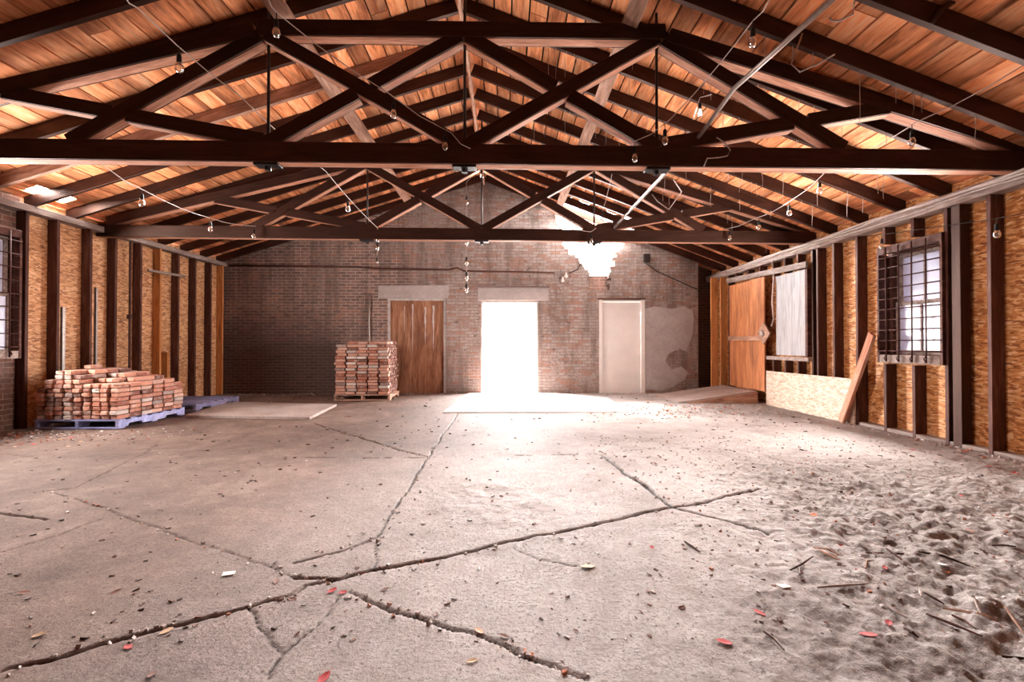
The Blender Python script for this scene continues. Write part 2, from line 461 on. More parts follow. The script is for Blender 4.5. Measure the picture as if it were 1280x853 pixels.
# ------------------------------------------------------------------ mesh helpers
class MB:
    def __init__(self):
        self.v, self.f, self.mi, self.pc = [], [], [], []

    def add(self, verts, faces, mi=0, pc=0.0):
        o = len(self.v)
        self.v += [tuple(x) for x in verts]
        for f in faces:
            self.f.append(tuple(i + o for i in f))
            self.mi.append(mi)
            self.pc.append(pc)

    def box(self, lo, hi, mi=0, pc=0.0, jit=0.0, mat=None):
        (x0, y0, z0), (x1, y1, z1) = lo, hi
        vs = [Vector(p) for p in ((x0, y0, z0), (x1, y0, z0), (x1, y1, z0), (x0, y1, z0), (x0, y0, z1), (x1, y0, z1), (x1, y1, z1), (x0, y1, z1))]
        if jit:
            vs = [v + Vector((RND.uniform(-jit, jit), RND.uniform(-jit, jit), RND.uniform(-jit, jit))) for v in vs]
        if mat is not None:
            vs = [mat @ v for v in vs]
        self.add(vs, [(0, 3, 2, 1), (4, 5, 6, 7), (0, 1, 5, 4), (1, 2, 6, 5), (2, 3, 7, 6), (3, 0, 4, 7)], mi, pc)

    def prism(self, pts, vec, mi=0, pc=0.0):
        """polygon pts (3D) swept along vec"""
        n = len(pts)
        vec = Vector(vec)
        a = [Vector(p) for p in pts]
        nrm = Vector((0, 0, 0))
        for i in range(n):
            nrm += a[i].cross(a[(i + 1) % n])
        if nrm.dot(vec) > 0:
            a.reverse()
        b = [p + vec for p in a]
        self.add(a + b, [tuple(range(n)), tuple(range(2 * n - 1, n - 1, -1))] + [((i + 1) % n, i, i + n, (i + 1) % n + n) for i in range(n)], mi, pc)

    def tube(self, path, r, n=6, mi=0, cap=True):
        path = [Vector(p) for p in path]
        m = len(path)
        rs = r if isinstance(r, (list, tuple)) else [r] * m
        vs, fs = [], []
        for i, p in enumerate(path):
            d = (path[min(i + 1, m - 1)] - path[max(i - 1, 0)]).normalized()
            a = d.orthogonal().normalized() if abs(d.z) > 0.99 else d.cross(Vector((0, 0, 1))).normalized()
            b = a.cross(d)
            for k in range(n):
                th = 2 * math.pi * k / n
                vs.append(p + (a * math.cos(th) + b * math.sin(th)) * rs[i])
        for i in range(m - 1):
            for k in range(n):
                fs.append((i * n + k, i * n + (k + 1) % n, (i + 1) * n + (k + 1) % n, (i + 1) * n + k))
        if cap:
            fs.append(tuple(range(n - 1, -1, -1)))
            fs.append(tuple((m - 1) * n + k for k in range(n)))
        self.add(vs, fs, mi)

    def lathe(self, prof, n=10, mi=0, mat=None):
        vs, fs = [], []
        for r, z in prof:
            for k in range(n):
                th = 2 * math.pi * k / n
                v = Vector((r * math.cos(th), r * math.sin(th), z))
                vs.append(mat @ v if mat is not None else v)
        m = len(prof)
        for i in range(m - 1):
            for k in range(n):
                fs.append((i * n + k, i * n + (k + 1) % n, (i + 1) * n + (k + 1) % n, (i + 1) * n + k))
        fs.append(tuple(range(n - 1, -1, -1)))
        fs.append(tuple((m - 1) * n + k for k in range(n)))
        self.add(vs, fs, mi)

    def mesh(self, name, mats, smooth=False, bevel=0.0):
        me = bpy.data.meshes.new(name)
        me.from_pydata(self.v, [], self.f)
        for m in (mats if isinstance(mats, (list, tuple)) else [mats]):
            me.materials.append(m)
        me.polygons.foreach_set('material_index', self.mi)
        if any(self.pc):
            at = me.attributes.new('piece', 'FLOAT', 'FACE')
            at.data.foreach_set('value', self.pc)
        if bevel or smooth:
            bm = bmesh.new()
            bm.from_mesh(me)
            if bevel:
                bmesh.ops.bevel(bm, geom=list(bm.edges), offset=bevel, segments=1, affect='EDGES', profile=0.5)
            if smooth:
                for f in bm.faces:
                    f.smooth = True
            bm.to_mesh(me)
            bm.free()
        me.update()
        return me

    def obj(self, name, mats, parent=None, smooth=False, bevel=0.0, matrix=None):
        o = bpy.data.objects.new(name, self.mesh(name, mats, smooth, bevel))
        COL.objects.link(o)
        put(o, parent, matrix)
        return o


def put(o, parent=None, matrix=None):
    """world placement (matrix None = mesh is already in world coordinates)"""
    w = matrix if matrix is not None else Matrix.Identity(4)
    if parent is not None:
        o.parent = parent
        o.matrix_parent_inverse = Matrix.Identity(4)
        o.matrix_basis = WORLD[parent.name].inverted() @ w
    else:
        o.matrix_basis = w
    WORLD[o.name] = w


WORLD = {}


def tag(o, label=None, cat=None, group=None, kind=None):
    if label:
        o['label'] = label
    if cat:
        o['category'] = cat
    if group:
        o['group'] = group
    if kind:
        o['kind'] = kind
    return o


def thing(name, loc, label, cat, group=None):
    o = bpy.data.objects.new(name, None)
    o.empty_display_size = 0.1
    COL.objects.link(o)
    put(o, None, Matrix.Translation(Vector(loc)))
    return tag(o, label, cat, group)


def frame_of(p0, p1, up):
    x = (Vector(p1) - Vector(p0)).normalized()
    up = Vector(up)
    z = (up - x * up.dot(x)).normalized()
    y = z.cross(x)
    m = Matrix((x, y, z)).transposed().to_4x4()
    m.translation = Vector(p0)
    return m


def beam(name, p0, p1, t, h, mat, parent=None, up=(0, 0, 1), bevel=0.004, cut0=0.0, cut1=0.0):
    """timber from p0 to p1 along its centre line; t across, h along up; cut shears the ends"""
    L = (Vector(p1) - Vector(p0)).length
    mb = MB()
    mb.box((0, -t / 2, -h / 2), (L, t / 2, h / 2))
    if cut0 or cut1:
        vs = []
        for v in mb.v:
            x, y, z = v
            x += z * (cut0 if x < L / 2 else cut1)
            vs.append((x, y, z))
        mb.v = vs
    return mb.obj(name, mat, parent, bevel=bevel, matrix=frame_of(p0, p1, up))


def light_painted_beam(name, p0, p1, t, h, parent, cut0=0.0, cut1=0.0):
    """truss timber with light painted in: lit-toned core plank below, shade-dark cheek planks"""
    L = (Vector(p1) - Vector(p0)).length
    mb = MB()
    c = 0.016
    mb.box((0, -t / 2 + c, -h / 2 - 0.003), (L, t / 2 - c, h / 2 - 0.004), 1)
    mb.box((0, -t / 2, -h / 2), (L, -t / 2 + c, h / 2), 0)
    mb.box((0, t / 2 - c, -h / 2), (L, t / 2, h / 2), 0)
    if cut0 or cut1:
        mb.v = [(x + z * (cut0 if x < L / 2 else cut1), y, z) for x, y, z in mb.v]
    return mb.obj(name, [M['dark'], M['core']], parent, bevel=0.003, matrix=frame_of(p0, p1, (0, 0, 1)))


def copy_tree(o, parent=None):
    c = o.copy()
    COL.objects.link(c)
    WORLD[c.name] = WORLD[o.name].copy()
    if parent is not None:
        c.parent = parent
    for ch in list(o.children):
        copy_tree(ch, c)
    return c


ORD = ['first', 'second', 'third', 'fourth', 'fifth', 'sixth', 'seventh', 'eighth', 'ninth', 'tenth', 'eleventh', 'twelfth', 'thirteenth', 'fourteenth', 'fifteenth', 'sixteenth', 'seventeenth', 'eighteenth', 'nineteenth', 'twentieth']

# ------------------------------------------------------------------ floor
CRACKS = [  # (half width m, depth m, points in photograph pixels)
    (0.026, 0.03, [(0, 841), (67, 826), (133, 803), (173, 793), (206, 783), (253, 773), (300, 763), (333, 753), (366, 745), (386, 733), (420, 727)]),
    (0.035, 0.030, [(376, 722), (427, 725), (470, 713), (527, 703), (560, 697), (593, 690), (640, 678), (667, 671), (693, 668), (743, 656), (793, 645), (843, 635), (870, 629), (949, 613)]),
    (0.018, 0.020, [(433, 743), (477, 756), (513, 770), (560, 786), (600, 800), (633, 813), (677, 826), (727, 846), (745, 853)]),
    (0.013, 0.008, [(60, 613), (126, 633), (166, 650), (206, 665), (253, 680), (300, 696), (350, 711), (376, 722)]),
    (0.022, 0.020, [(370, 703), (400, 695), (427, 690), (460, 678), (474, 671), (487, 647), (507, 617), (517, 601), (530, 577), (545, 557), (567, 525), (582, 502)]),
    (0.022, 0.030, [(392, 530), (435, 544), (467, 552), (505, 565), (532, 571)]),
    (0.014, 0.012, [(326, 571), (420, 572), (515, 573), (560, 570), (660, 570), (735, 568), (752, 570)]),
    (0.040, 0.025, [(752, 570), (770, 585), (785, 595), (807, 607), (830, 627), (843, 635)]),
    (0.014, 0.012, [(133, 646), (67, 671), (0, 691)]),
    (0.014, 0.010, [(318, 760), (326, 783), (343, 800), (360, 816), (346, 846)]),
    (0.014, 0.015, [(419, 750), (399, 776), (376, 803), (360, 816)]),
    (0.016, 0.012, [(200, 550), (175, 570), (127, 592), (92, 610), (60, 613)]),
    (0.012, 0.010, [(177, 568), (230, 569)]),
    (0.010, 0.008, [(640, 686), (677, 700), (720, 708)]),
    (0.012, 0.010, [(735, 568), (830, 560), (900, 562), (990, 570)]),
    (0.012, 0.010, [(470, 713), (474, 690), (474, 671)]),
    (0.03, 0.015, [(843, 635), (900, 650), (960, 665)]),
    (0.02, 0.02, [(0, 568), (40, 572), (90, 566)]),
    (0.02, 0.02, [(60, 650), (0, 640)]),
]


def fbm(x, y, seed, octaves=5, base=1.0, gain=0.55):
    """value noise on arrays"""
    rs = np.random.RandomState(seed)
    out = np.zeros_like(x)
    amp, tot = 1.0, 0.0
    fr = base
    for _ in range(octaves):
        g = rs.rand(256, 256)
        ox, oy = rs.rand(2) * 100
        u, v = x * fr + ox, y * fr + oy
        i, j = np.floor(u).astype(int), np.floor(v).astype(int)
        fu, fv = u - i, v - j
        fu, fv = fu * fu * (3 - 2 * fu), fv * fv * (3 - 2 * fv)
        a, b = g[i % 256, j % 256], g[(i + 1) % 256, j % 256]
        c, d = g[i % 256, (j + 1) % 256], g[(i + 1) % 256, (j + 1) % 256]
        out += amp * ((a * (1 - fu) + b * fu) * (1 - fv) + (c * (1 - fu) + d * fu) * fv)
        tot += amp
        amp *= gain
        fr *= 2.03
    return out / tot


def smooth(x, a, b):
    t = np.clip((x - a) / (b - a), 0, 1)
    return t * t * (3 - 2 * t)


def floor_fields(x, y):
    """height, crack mask, dirt mask, brown mask"""
    wx = x + 0.07 * (fbm(x, y, 11, 4, 3.0) - 0.5) + 0.02 * (fbm(x, y, 15, 3, 14.0) - 0.5)
    wy = y + 0.07 * (fbm(x, y, 12, 4, 3.0) - 0.5) + 0.02 * (fbm(x, y, 16, 3, 14.0) - 0.5)
    crack = np.zeros_like(x)
    drop = np.zeros_like(x)
    rag = 0.45 + 1.1 * fbm(x, y, 13, 4, 5.0)
    for w, dep, pts in CRACKS:
        P = [atZ(*p) for p in pts]
        d = np.full_like(x, 1e9)
        for a, b in zip(P[:-1], P[1:]):
            ax, ay, bx, by = a.x, a.y, b.x, b.y
            L2 = (bx - ax) ** 2 + (by - ay) ** 2 + 1e-9
            t = np.clip(((wx - ax) * (bx - ax) + (wy - ay) * (by - ay)) / L2, 0, 1)
            d = np.minimum(d, np.hypot(wx - ax - t * (bx - ax), wy - ay - t * (by - ay)))
        ww = w * rag * 0.48
        m = (1 - smooth(d, ww * 0.2, ww * 1.1)) * np.clip(0.35 + 1.2 * fbm(x, y, 17, 3, 3.5), 0, 1)
        crack = np.maximum(crack, m)
        drop = np.maximum(drop, m * dep)
    # rough, dug-up ground to the right: beyond a line running from the far right towards the camera
    e = x - (1.15 + 0.16 * (y - 2.0)) + 0.9 * (fbm(x, y, 21, 4, 0.8) - 0.5)
    rough = smooth(e, -0.4, 0.9) * (1 - smooth(y, 3.0, 5.4) * 0.85)
    gap = np.exp(-(((x - 3.2) / 1.3) ** 2 + ((y - 7.6) / 0.7) ** 2))          # loose spoil in front of the ramp
    hole = np.exp(-(((x - 1.9) / 0.35) ** 2 + ((y - 5.0) / 0.5) ** 2))
    nearleft = smooth(-x, 4.6, 6.0) * 0.8
    dirt = np.clip(rough * 0.62 + gap * 0.75 + hole * 0.25 + nearleft * 0.7, 0, 1)
    pit = np.exp(-(((x - 0.05) / 0.55) ** 2 + ((y - 3.05) / 0.5) ** 2)) * 0.5 + np.exp(-(((x + 0.2) / 0.5) ** 2 + ((y - 3.4) / 0.3) ** 2)) * 0.4
    dirt = np.clip(dirt + pit * 0.5, 0, 1)
    brown = np.clip(1.0 * smooth(-x, -0.6, 3.0) - 0.12 * smooth(y, 6.5, 9.0) + 0.10, 0, 1)
    slab = fbm(x, y, 31, 4, 0.55) - 0.5
    fine = fbm(x, y, 32, 5, 9.0, 0.6) - 0.5
    clod = fbm(x, y, 33, 5, 4.2, 0.62) - 0.5
    h = 0.012 * slab + 0.006 * fine * (0.5 + dirt) - drop
    h += (rough * 0.05 + dirt * 0.02) * (fbm(x, y, 35, 4, 17.0, 0.62) - 0.5)
    h += (rough * 0.105 + gap * 0.09 + pit * 0.07) * np.maximum(clod, -0.30)
    return h, crack, dirt, brown


def floor_h(x, y):
    h = floor_fields(np.array([float(x)]), np.array([float(y)]))[0]
    return float(h[0])


def build_floor():
    def axis(stops):
        out = []
        for a, b, st in stops:
            n = max(1, int(round((b - a) / st)))
            out += list(np.linspace(a, b, n, endpoint=False))
        out.append(stops[-1][1])
        return np.array(out)
    xs = axis([(-6.9, -3.6, 0.03), (-3.6, 4.2, 0.011), (4.2, 5.3, 0.02)])
    ys = axis([(YF - 0.2, 1.4, 0.25), (1.4, 4.4, 0.0105), (4.4, 7.5, 0.025), (7.5, 11.0, 0.05)])
    X, Y = np.meshgrid(xs, ys)
    h, crack, dirt, brown = floor_fields(X.ravel(), Y.ravel())
    nx, ny = len(xs), len(ys)
    v = np.stack([X.ravel(), Y.ravel(), h], 1)
    idx = np.arange(nx * ny).reshape(ny, nx)
    q = np.stack([idx[:-1, :-1], idx[:-1, 1:], idx[1:, 1:], idx[1:, :-1]], -1).reshape(-1, 4)
    me = bpy.data.meshes.new('floor')
    me.vertices.add(len(v))
    me.vertices.foreach_set('co', v.astype(np.float32).ravel())
    me.loops.add(q.size)
    me.loops.foreach_set('vertex_index', q.astype(np.int32).ravel())
    me.polygons.add(len(q))
    me.polygons.foreach_set('loop_start', np.arange(0, q.size, 4, dtype=np.int32))
    me.polygons.foreach_set('loop_total', np.full(len(q), 4, dtype=np.int32))
    me.polygons.foreach_set('use_smooth', np.ones(len(q), dtype=bool))
    me.update(calc_edges=True)
    ca = me.color_attributes.new('mask', 'FLOAT_COLOR', 'POINT')
    ca.data.foreach_set('color', np.stack([crack, dirt, brown, np.ones_like(h)], 1).astype(np.float32).ravel())
    me.materials.append(M['floor'])
    o = bpy.data.objects.new('floor', me)
    COL.objects.link(o)
    tag(o, 'cracked and dirty concrete floor of the empty hall', 'floor', kind='structure')


build_floor()

g = MB()
g.box((-60, YB + 0.6, -0.30), (60, 90, -0.02))
tag(g.obj('ground', M['outside']), 'pale open yard outside the back doorway', 'ground', kind='structure')

# door apron and the raised slab on the left
ap = MB()
ap.prism([(x, y, -0.10) for x, y in ((-1.02, 7.42), (2.02, 7.42), (2.12, 9.4), (1.15, YB - 0.02), (-0.85, YB - 0.02))], (0, 0, 0.118))
tag(ap.obj('door_apron', M['concrete_light'], bevel=0.006), 'light smooth concrete apron inside the open back doorway', 'slab', kind='structure')
sl = MB()
a, b, c, d = atZ(232, 522), atZ(387, 525), atZ(421, 508), atZ(287, 505)
sl.prism([(p.x, p.y, -0.12) for p in (a, b, c, d)], (0, 0, 0.160))
tag(sl.obj('raised_slab', M['slab'], bevel=0.008), 'raised concrete slab lying near the blue pallets', 'slab', kind='structure')

# ------------------------------------------------------------------ back wall, laid course by course
CH = 0.068
DOORS = [(atY(484, 480, YB).x, atY(557, 480, YB).x, atY(520, 373, YB).z), (atY(601, 480, YB).x, atY(673, 480, YB).x, atY(640, 376, YB).z),
         (atY(750, 480, YB).x, atY(804, 480, YB).x, atY(777, 376, YB).z)]
XBR = atY(873, 480, YB).x          # right end of the main brick wall
HOLE_Z0 = atY(745, 344, YB).z
NICHE_Z0 = atY(745, 363, YB).z


def back_wall():
    mb = MB()
    rr = random.Random(3)
    edge = [(344, 735, 761), (338, 733, 764), (330, 727, 766), (324, 723, 768), (317, 714, 772), (311, 706, 775), (305, 702, 777), (296, 700, 779), (280, 699, 782), (262, 690, 760), (250, 688, 745), (236, 690, 735), (225, 700, 715)]
    ed = sorted((atY(700, y, YB).z, atY(a, y, YB).x, atY(b, y, YB).x) for y, a, b in edge)
    k = 0
    while True:
        z0, z1 = k * CH, (k + 1) * CH
        zm = (z0 + z1) / 2
        k += 1
        zt = z1 - 0.20
        xa = max(XLo - 0.3, XL + (zt - ZL) / SL)
        xb = min(XBR, XR - (zt - ZR) / SR)
        if xb - xa < 0.15:
            break
        cuts = []
        for a, b, h in DOORS:
            if zm < h:
                cuts.append((a, b, None))
        if zm > HOLE_Z0:
            zz = [e[0] for e in ed]
            if zm < zz[-1]:
                a = float(np.interp(zm, zz, [e[1] for e in ed])) + rr.uniform(-0.07, 0.07)
                b = float(np.interp(zm, zz, [e[2] for e in ed])) + rr.uniform(-0.07, 0.07)
                if b > a:
                    cuts.append((a, b, None))
        elif zm > NICHE_Z0:
            cuts.append((atY(737, 350, YB).x + rr.uniform(-0.05, 0.05), atY(762, 350, YB).x + rr.uniform(-0.05, 0.05), 0.11))
        cuts.sort()
        x = xa
        for a, b, dep in cuts:
            if a > x:
                mb.box((x, YB, z0), (min(a, xb), YB + 0.32, z1))
            if dep:
                mb.box((a, YB + dep, z0), (b, YB + 0.32, z1), 1)
            x = max(x, b)
        if x < xb:
            mb.box((x, YB, z0), (xb, YB + 0.32, z1))
    mb.box((XLo - 0.3, YB + 0.01, -0.3), (DOORS[1][0], YB + 0.31, 0))
    mb.box((DOORS[1][1], YB + 0.01, -0.3), (XBR, YB + 0.31, 0))
    tag(mb.obj('wall_back', [M['brick_wall'], M['brick_fresh']]), 'old brick gable wall with three doorways and a broken hole', 'wall', kind='structure')


M['brick_fresh'] = m_brickwall('freshly_broken_brickwork', 'X', False, 1.25)
back_wall()

al = MB()
al.prism([(XBR - 0.05, YB + 0.55, -0.1), (XRo + 0.30, YB + 0.55, -0.1), (XRo + 0.30, YB + 0.55, roof_z(XRo + 0.30) + 0.16), (XBR - 0.05, YB + 0.55, roof_z(XBR - 0.05) + 0.16)], (0, 0.2, 0))
al.box((XBR - 0.05, YB + 0.32, -0.1), (XBR, YB + 0.55, roof_z(XBR) + 0.15))
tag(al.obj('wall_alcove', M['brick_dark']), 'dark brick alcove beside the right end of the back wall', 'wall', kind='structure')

# lintels, doors
for i, (x0, x1, y0, y1, nm) in enumerate(((473, 561, 357, 373, 'over the boarded brown door'), (597, 686, 360, 376, 'over the open doorway'))):
    p, q = atY(x0, y1, YB), atY(x1, y0, YB)
    mb = MB()
    mb.box((p.x, YB - 0.022, p.z), (q.x, YB + 0.20, q.z), jit=0.006)
    if i == 1:
        mb.box((p.x - 0.05, YB - 0.05, q.z), (q.x + 0.02, YB + 0.1, q.z + 0.03), 1, jit=0.008)
    tag(mb.obj('door_lintel', [M['cement'], M['brown']], bevel=0.006), 'grey cement lintel ' + nm, 'lintel', kind='structure')

(d1a, d1b, d1h), (d2a, d2b, d2h), (d3a, d3b, d3h) = DOORS
t = thing('door_1', ((d1a + d1b) / 2, YB + 0.09, 0), 'boarded brown plywood door with pale drips, right of tall brick stack', 'door')
t['kind'] = 'structure'
mb = MB()
mb.box((d1a + 0.05, YB + 0.08, -0.05), (d1b - 0.05, YB + 0.12, d1h - 0.05))
leaf = mb.obj('door_panel', M['plywood_door'], t)
mb = MB()
for (xx, w, za, zb) in ((0.42, 0.030, 0.95, 2.05), (0.64, 0.045, 1.15, 1.98), (0.78, 0.05, 1.0, 2.02), (0.28, 0.02, 1.4, 2.0)):
    cx = d1a + (d1b - d1a) * xx
    pts = []
    for k in range(9):
        zz = zb + (za - zb) * k / 8
        pts.append((cx - w * (0.5 - 0.25 * math.sin(k * 1.7)) * (1 - k / 9.5), YB + 0.078, zz))
    for k in range(8, -1, -1):
        zz = zb + (za - zb) * k / 8
        pts.append((cx + w * (0.5 + 0.2 * math.sin(k * 2.3)) * (1 - k / 9.5), YB + 0.078, zz))
    mb.prism(pts, (0, 0.003, 0))
mb.obj('paint_drips', M['frame_paint'], leaf)['label'] = 'pale paint drips'
mb = MB()
mb.box((d1a, YB + 0.02, 0), (d1a + 0.05, YB + 0.14, d1h))
mb.box((d1b - 0.05, YB + 0.02, 0), (d1b, YB + 0.14, d1h))
mb.box((d1a + 0.05, YB + 0.02, d1h - 0.05), (d1b - 0.05, YB + 0.14, d1h))
mb.obj('door_frame', M['frame_paint'], t, bevel=0.005)

t = thing('door_2', ((d2a + d2b) / 2, YB + 0.09, 0), 'open doorway in the middle of back wall letting in bright daylight', 'doorway')
t['kind'] = 'structure'
mb = MB()
mb.box((d2a, YB + 0.03, 0), (d2a + 0.04, YB + 0.30, d2h))
mb.box((d2b - 0.04, YB + 0.03, 0), (d2b, YB + 0.30, d2h))
mb.box((d2a + 0.04, YB + 0.03, d2h - 0.05), (d2b - 0.04, YB + 0.30, d2h))
mb.obj('door_frame', M['frame_paint'], t, bevel=0.005)
mb = MB()
mb.box((d2a + 0.01, YB + 0.05, -0.12), (d2b - 0.01, YB + 0.62, 0.024))
mb.obj('threshold', M['concrete_light'], t, bevel=0.005)

t = thing('door_3', ((d3a + d3b) / 2, YB + 0.06, 0), 'closed white painted door left of the grey cement patch', 'door')
t['kind'] = 'structure'
mb = MB()
mb.box((d3a + 0.055, YB + 0.03, -0.05), (d3b - 0.055, YB + 0.075, d3h - 0.03))
mb.obj('door_leaf', M['white_paint'], t, bevel=0.004)
mb = MB()
mb.box((d3a - 0.02, YB - 0.03, 0), (d3a + 0.05, YB + 0.12, d3h + 0.02))
mb.box((d3b - 0.05, YB - 0.03, 0), (d3b + 0.04, YB + 0.12, d3h + 0.02))
mb.box((d3a + 0.05, YB - 0.01, d3h - 0.025), (d3b - 0.05, YB + 0.12, d3h + 0.01))
mb.obj('door_frame', M['white_paint'], t, bevel=0.005)
mb = MB()
mb.box((d3a - 0.06, YB - 0.06, d3h + 0.022), (d3b + 0.05, YB + 0.02, d3h + 0.05), jit=0.005)
mb.obj('drip_ledge', M['brown'], t)

# cement patch right of the white door
pts_px = [(806, 386), (818, 383), (840, 386), (855, 383), (866, 388), (868, 400), (866, 418), (862, 430), (858, 440), (850, 436), (836, 442), (832, 452), (840, 462), (852, 458), (860, 466), (856, 476), (842, 484), (826, 489), (812, 487), (806, 488), (807, 440)]
mb = MB()
mb.prism([atY(x, y, YB - 0.015) for x, y in pts_px], (0, 0.015, 0))
tag(mb.obj('trim_1', M['cement'], bevel=0.004), 'grey cement render patch right of the white door', 'render patch', kind='structure')
# bricked-up arch
mb = MB()
cx, cz = atY(708, 470, YB).x, atY(708, 473, YB).z
for k in range(11):
    th = math.radians(28 + k * 12.4)
    mm = Matrix.Translation((cx, YB - 0.005, cz)) @ Matrix.Rotation(-(th - math.pi / 2), 4, 'Y')
    mb.box((-0.032, -0.012, 0.36), (0.032, 0.02, 0.56), mat=mm)
tag(mb.obj('trim_2', M['brick_wall'], bevel=0.006), 'bricked-up arch low in wall between open doorway and white door', 'arch', kind='structure')


# pipes and boxes on the back wall
def pipe(name, pts, r, mat, label, cat, group=None):
    mb = MB()
    mb.tube(pts, r, 8)
    return tag(mb.obj(name, mat, smooth=True), label, cat, group)


yy = YB - 0.05
pipe('wall_conduit', [atY(287, 332, yy), atY(366, 333, yy), atY(448, 334, yy), atY(470, 336, yy), atY(560, 337.5, yy), atY(572, 335, yy), atY(580, 339, yy), atY(640, 340, yy), atY(693, 341, yy)], 0.022, M['brown'],
     'long horizontal conduit running across the back brick wall', 'conduit')
pipe('downpipe', [atY(462, 367, yy), atY(461.5, 400, yy), atY(462, 425, yy), atY(462, 488, yy)], 0.02, M['conduit'], 'thin upright metal pipe left of the boarded brown door', 'pipe')
t = thing('flood_light', atY(704, 343, YB - 0.02), 'twin flood light fixture on wall below the broken hole', 'lamp')
mb = MB()
p = atY(704, 341, YB)
mb.lathe([(0.075, 0), (0.085, 0.02), (0.07, 0.05)], 12, mat=Matrix.Translation((p.x, YB, p.z)) @ Matrix.Rotation(math.pi / 2, 4, 'X'))
mb.obj('back_box', M['grey_wood'], t)
for dx, dz in ((0.06, -0.07), (-0.02, -0.17)):
    mb = MB()
    mm = Matrix.Translation((p.x + dx, YB - 0.06, p.z + dz + 0.06)) @ Matrix.Rotation(math.radians(25), 4, 'X')
    mb.lathe([(0.016, 0.0), (0.02, -0.03), (0.045, -0.08), (0.048, -0.10), (0.02, -0.12)], 10, mat=mm)
    mb.obj('lamp_head', M['white_paint'], t, smooth=True)
pipe('loose_cable', [atY(740, 302, 9.9), atY(732, 312, 10.2), atY(727, 328, yy), atY(722, 337, yy), atY(711, 342, yy)], 0.012, M['wire_dark'], 'dark cable hanging from the broken hole down to flood light', 'cable')
mb = MB()
p, q = atY(804, 328, YB), atY(812, 318, YB)
mb.box((p.x, YB - 0.06, p.z), (q.x, YB, q.z))
tag(mb.obj('junction_box', M['steel'], bevel=0.006), 'small dark junction box high on right part of back wall', 'junction box')
pipe('wall_cable', [atY(806, 328, yy), atY(822, 340, yy), atY(845, 350, yy), atY(860, 357, yy), atY(872, 362, yy)], 0.012, M['wire_dark'], 'dark cable sloping from the junction box to right wall corner', 'cable')

# ------------------------------------------------------------------ side walls
# left: strand board beyond the window, old brickwork around and before it
WLa, WLb, WLz0, WLz1 = 4.95, 6.06, 0.93, 2.58
mb = MB()
mb.box((XLo - 0.03, 6.14, -0.1), (XLo, YB, 3.085))
tag(mb.obj('wall_left', M['osb_left']), 'strand board sheathing of the left wall behind the studs', 'wall', kind='structure')
mb = MB()
mb.box((XLo - 0.25, YF, -0.1), (XLo + 0.01, WLa, 3.085))
mb.box((XLo - 0.25, WLb, -0.1), (XLo + 0.01, 6.14, 3.085))
mb.box((XLo - 0.25, WLa, -0.1), (XLo + 0.04, WLb, WLz0))
mb.box((XLo - 0.25, WLa, WLz1), (XLo + 0.01, WLb, 3.085))
tag(mb.obj('wall_left_front', M['brick_side']), 'brown brick part of left wall around the barred window', 'wall', kind='structure')
# right
WRa, WRb, WRz0, WRz1 = 4.99, 5.84, 0.92, 2.33
mb = MB()
for y0, y1, z0, z1 in ((YF, WRa, -0.1, 2.9), (WRb, YB + 0.75, -0.1, 2.9), (WRa, WRb, -0.1, WRz0), (WRa, WRb, WRz1, 2.9)):
    mb.box((XRo, y0, z0), (XRo + 0.03, y1, z1))
tag(mb.obj('wall_right', M['osb']), 'orange strand board sheathing of the right wall behind the studs', 'wall', kind='structure')
# front wall behind the camera, with its gable
mb = MB()
mb.prism([(XLo - 0.3, YF, -0.1), (XRo + 0.3, YF, -0.1), (XRo + 0.3, YF, 2.9), (RIDGE, YF, 5.0), (XLo - 0.3, YF, 3.1)], (0, -0.2, 0))
tag(mb.obj('wall_front', M['brick_dark']), 'dark brick front wall behind the viewpoint', 'wall', kind='structure')

# wall plates
tag(beam('trim_3', (XL - 0.07, YF, 2.925), (XL - 0.07, YB - 0.01, 2.925), 0.16, 0.09, M['grey_wood']), 'grey timber plate along the top of left wall', 'plate', kind='structure')
tag(beam('trim_4', (XR + 0.06, YF, 2.69), (XR + 0.06, YB + 0.5, 2.69), 0.19, 0.14, M['grey_wood']), 'pale timber plate along the top of right wall', 'plate', kind='structure')


def stud(side, Y, z0, z1, mat, label, w=0.045, depth=0.136, twist=0.0):
    xm = XL - depth / 2 if side < 0 else XR + depth / 2
    o = beam('wall_stud', (xm + RND.uniform(-.004, .004), Y + w / 2, z0), (xm + twist, Y + w / 2, z1), w, depth, M[mat], up=(1, 0, 0))
    return tag(o, label, 'stud', 'studs of the left wall' if side < 0 else 'studs of the right wall')


Lst = [(6.09, 'brown'), (6.51, 'brown'), (7.02, 'brown'), (7.47, 'brown'), (7.98, 'brown'), (8.43, 'orange'), (8.89, 'brown'), (9.37, 'brown'), (9.86, 'brown')]
for i, (Y, m) in enumerate(Lst):
    lab = ('orange new stud' if m == 'orange' else 'dark brown stud') + ' on the left wall, %s beyond the barred window' % ORD[i]
    stud(-1, Y, 0.0, 2.88, m, lab)
stud(-1, 10.27, 0.0, 2.88, 'orange', 'orange new stud at the far end of left wall against the bricks')
stud(-1, 8.62, 0.0, 0.97, 'orange', 'short orange stud stub on left wall just above brick stack')
mb = MB()
mb.tube([(XL - 0.03, 7.80, 0.02), (XL - 0.03, 7.80, 1.4), (XL - 0.03, 7.80, 2.86)], 0.018, 8)
mb.box((XL - 0.06, 7.77, 1.55), (XL + 0.0, 7.83, 1.62))
tag(mb.obj('upright_pipe', M['bar']), 'thin brown upright pipe between studs of the left wall', 'pipe')
tag(beam('nailing_batten', (XL + 0.02, 8.12, 2.43), (XL + 0.02, 9.05, 2.46), 0.03, 0.045, M['grey_wood']), 'short grey batten nailed across studs of the left wall', 'batten')
mb = MB()
mb.box((XL - 0.035, 6.60, 0.02), (XL + 0.0, 6.64, 1.65))
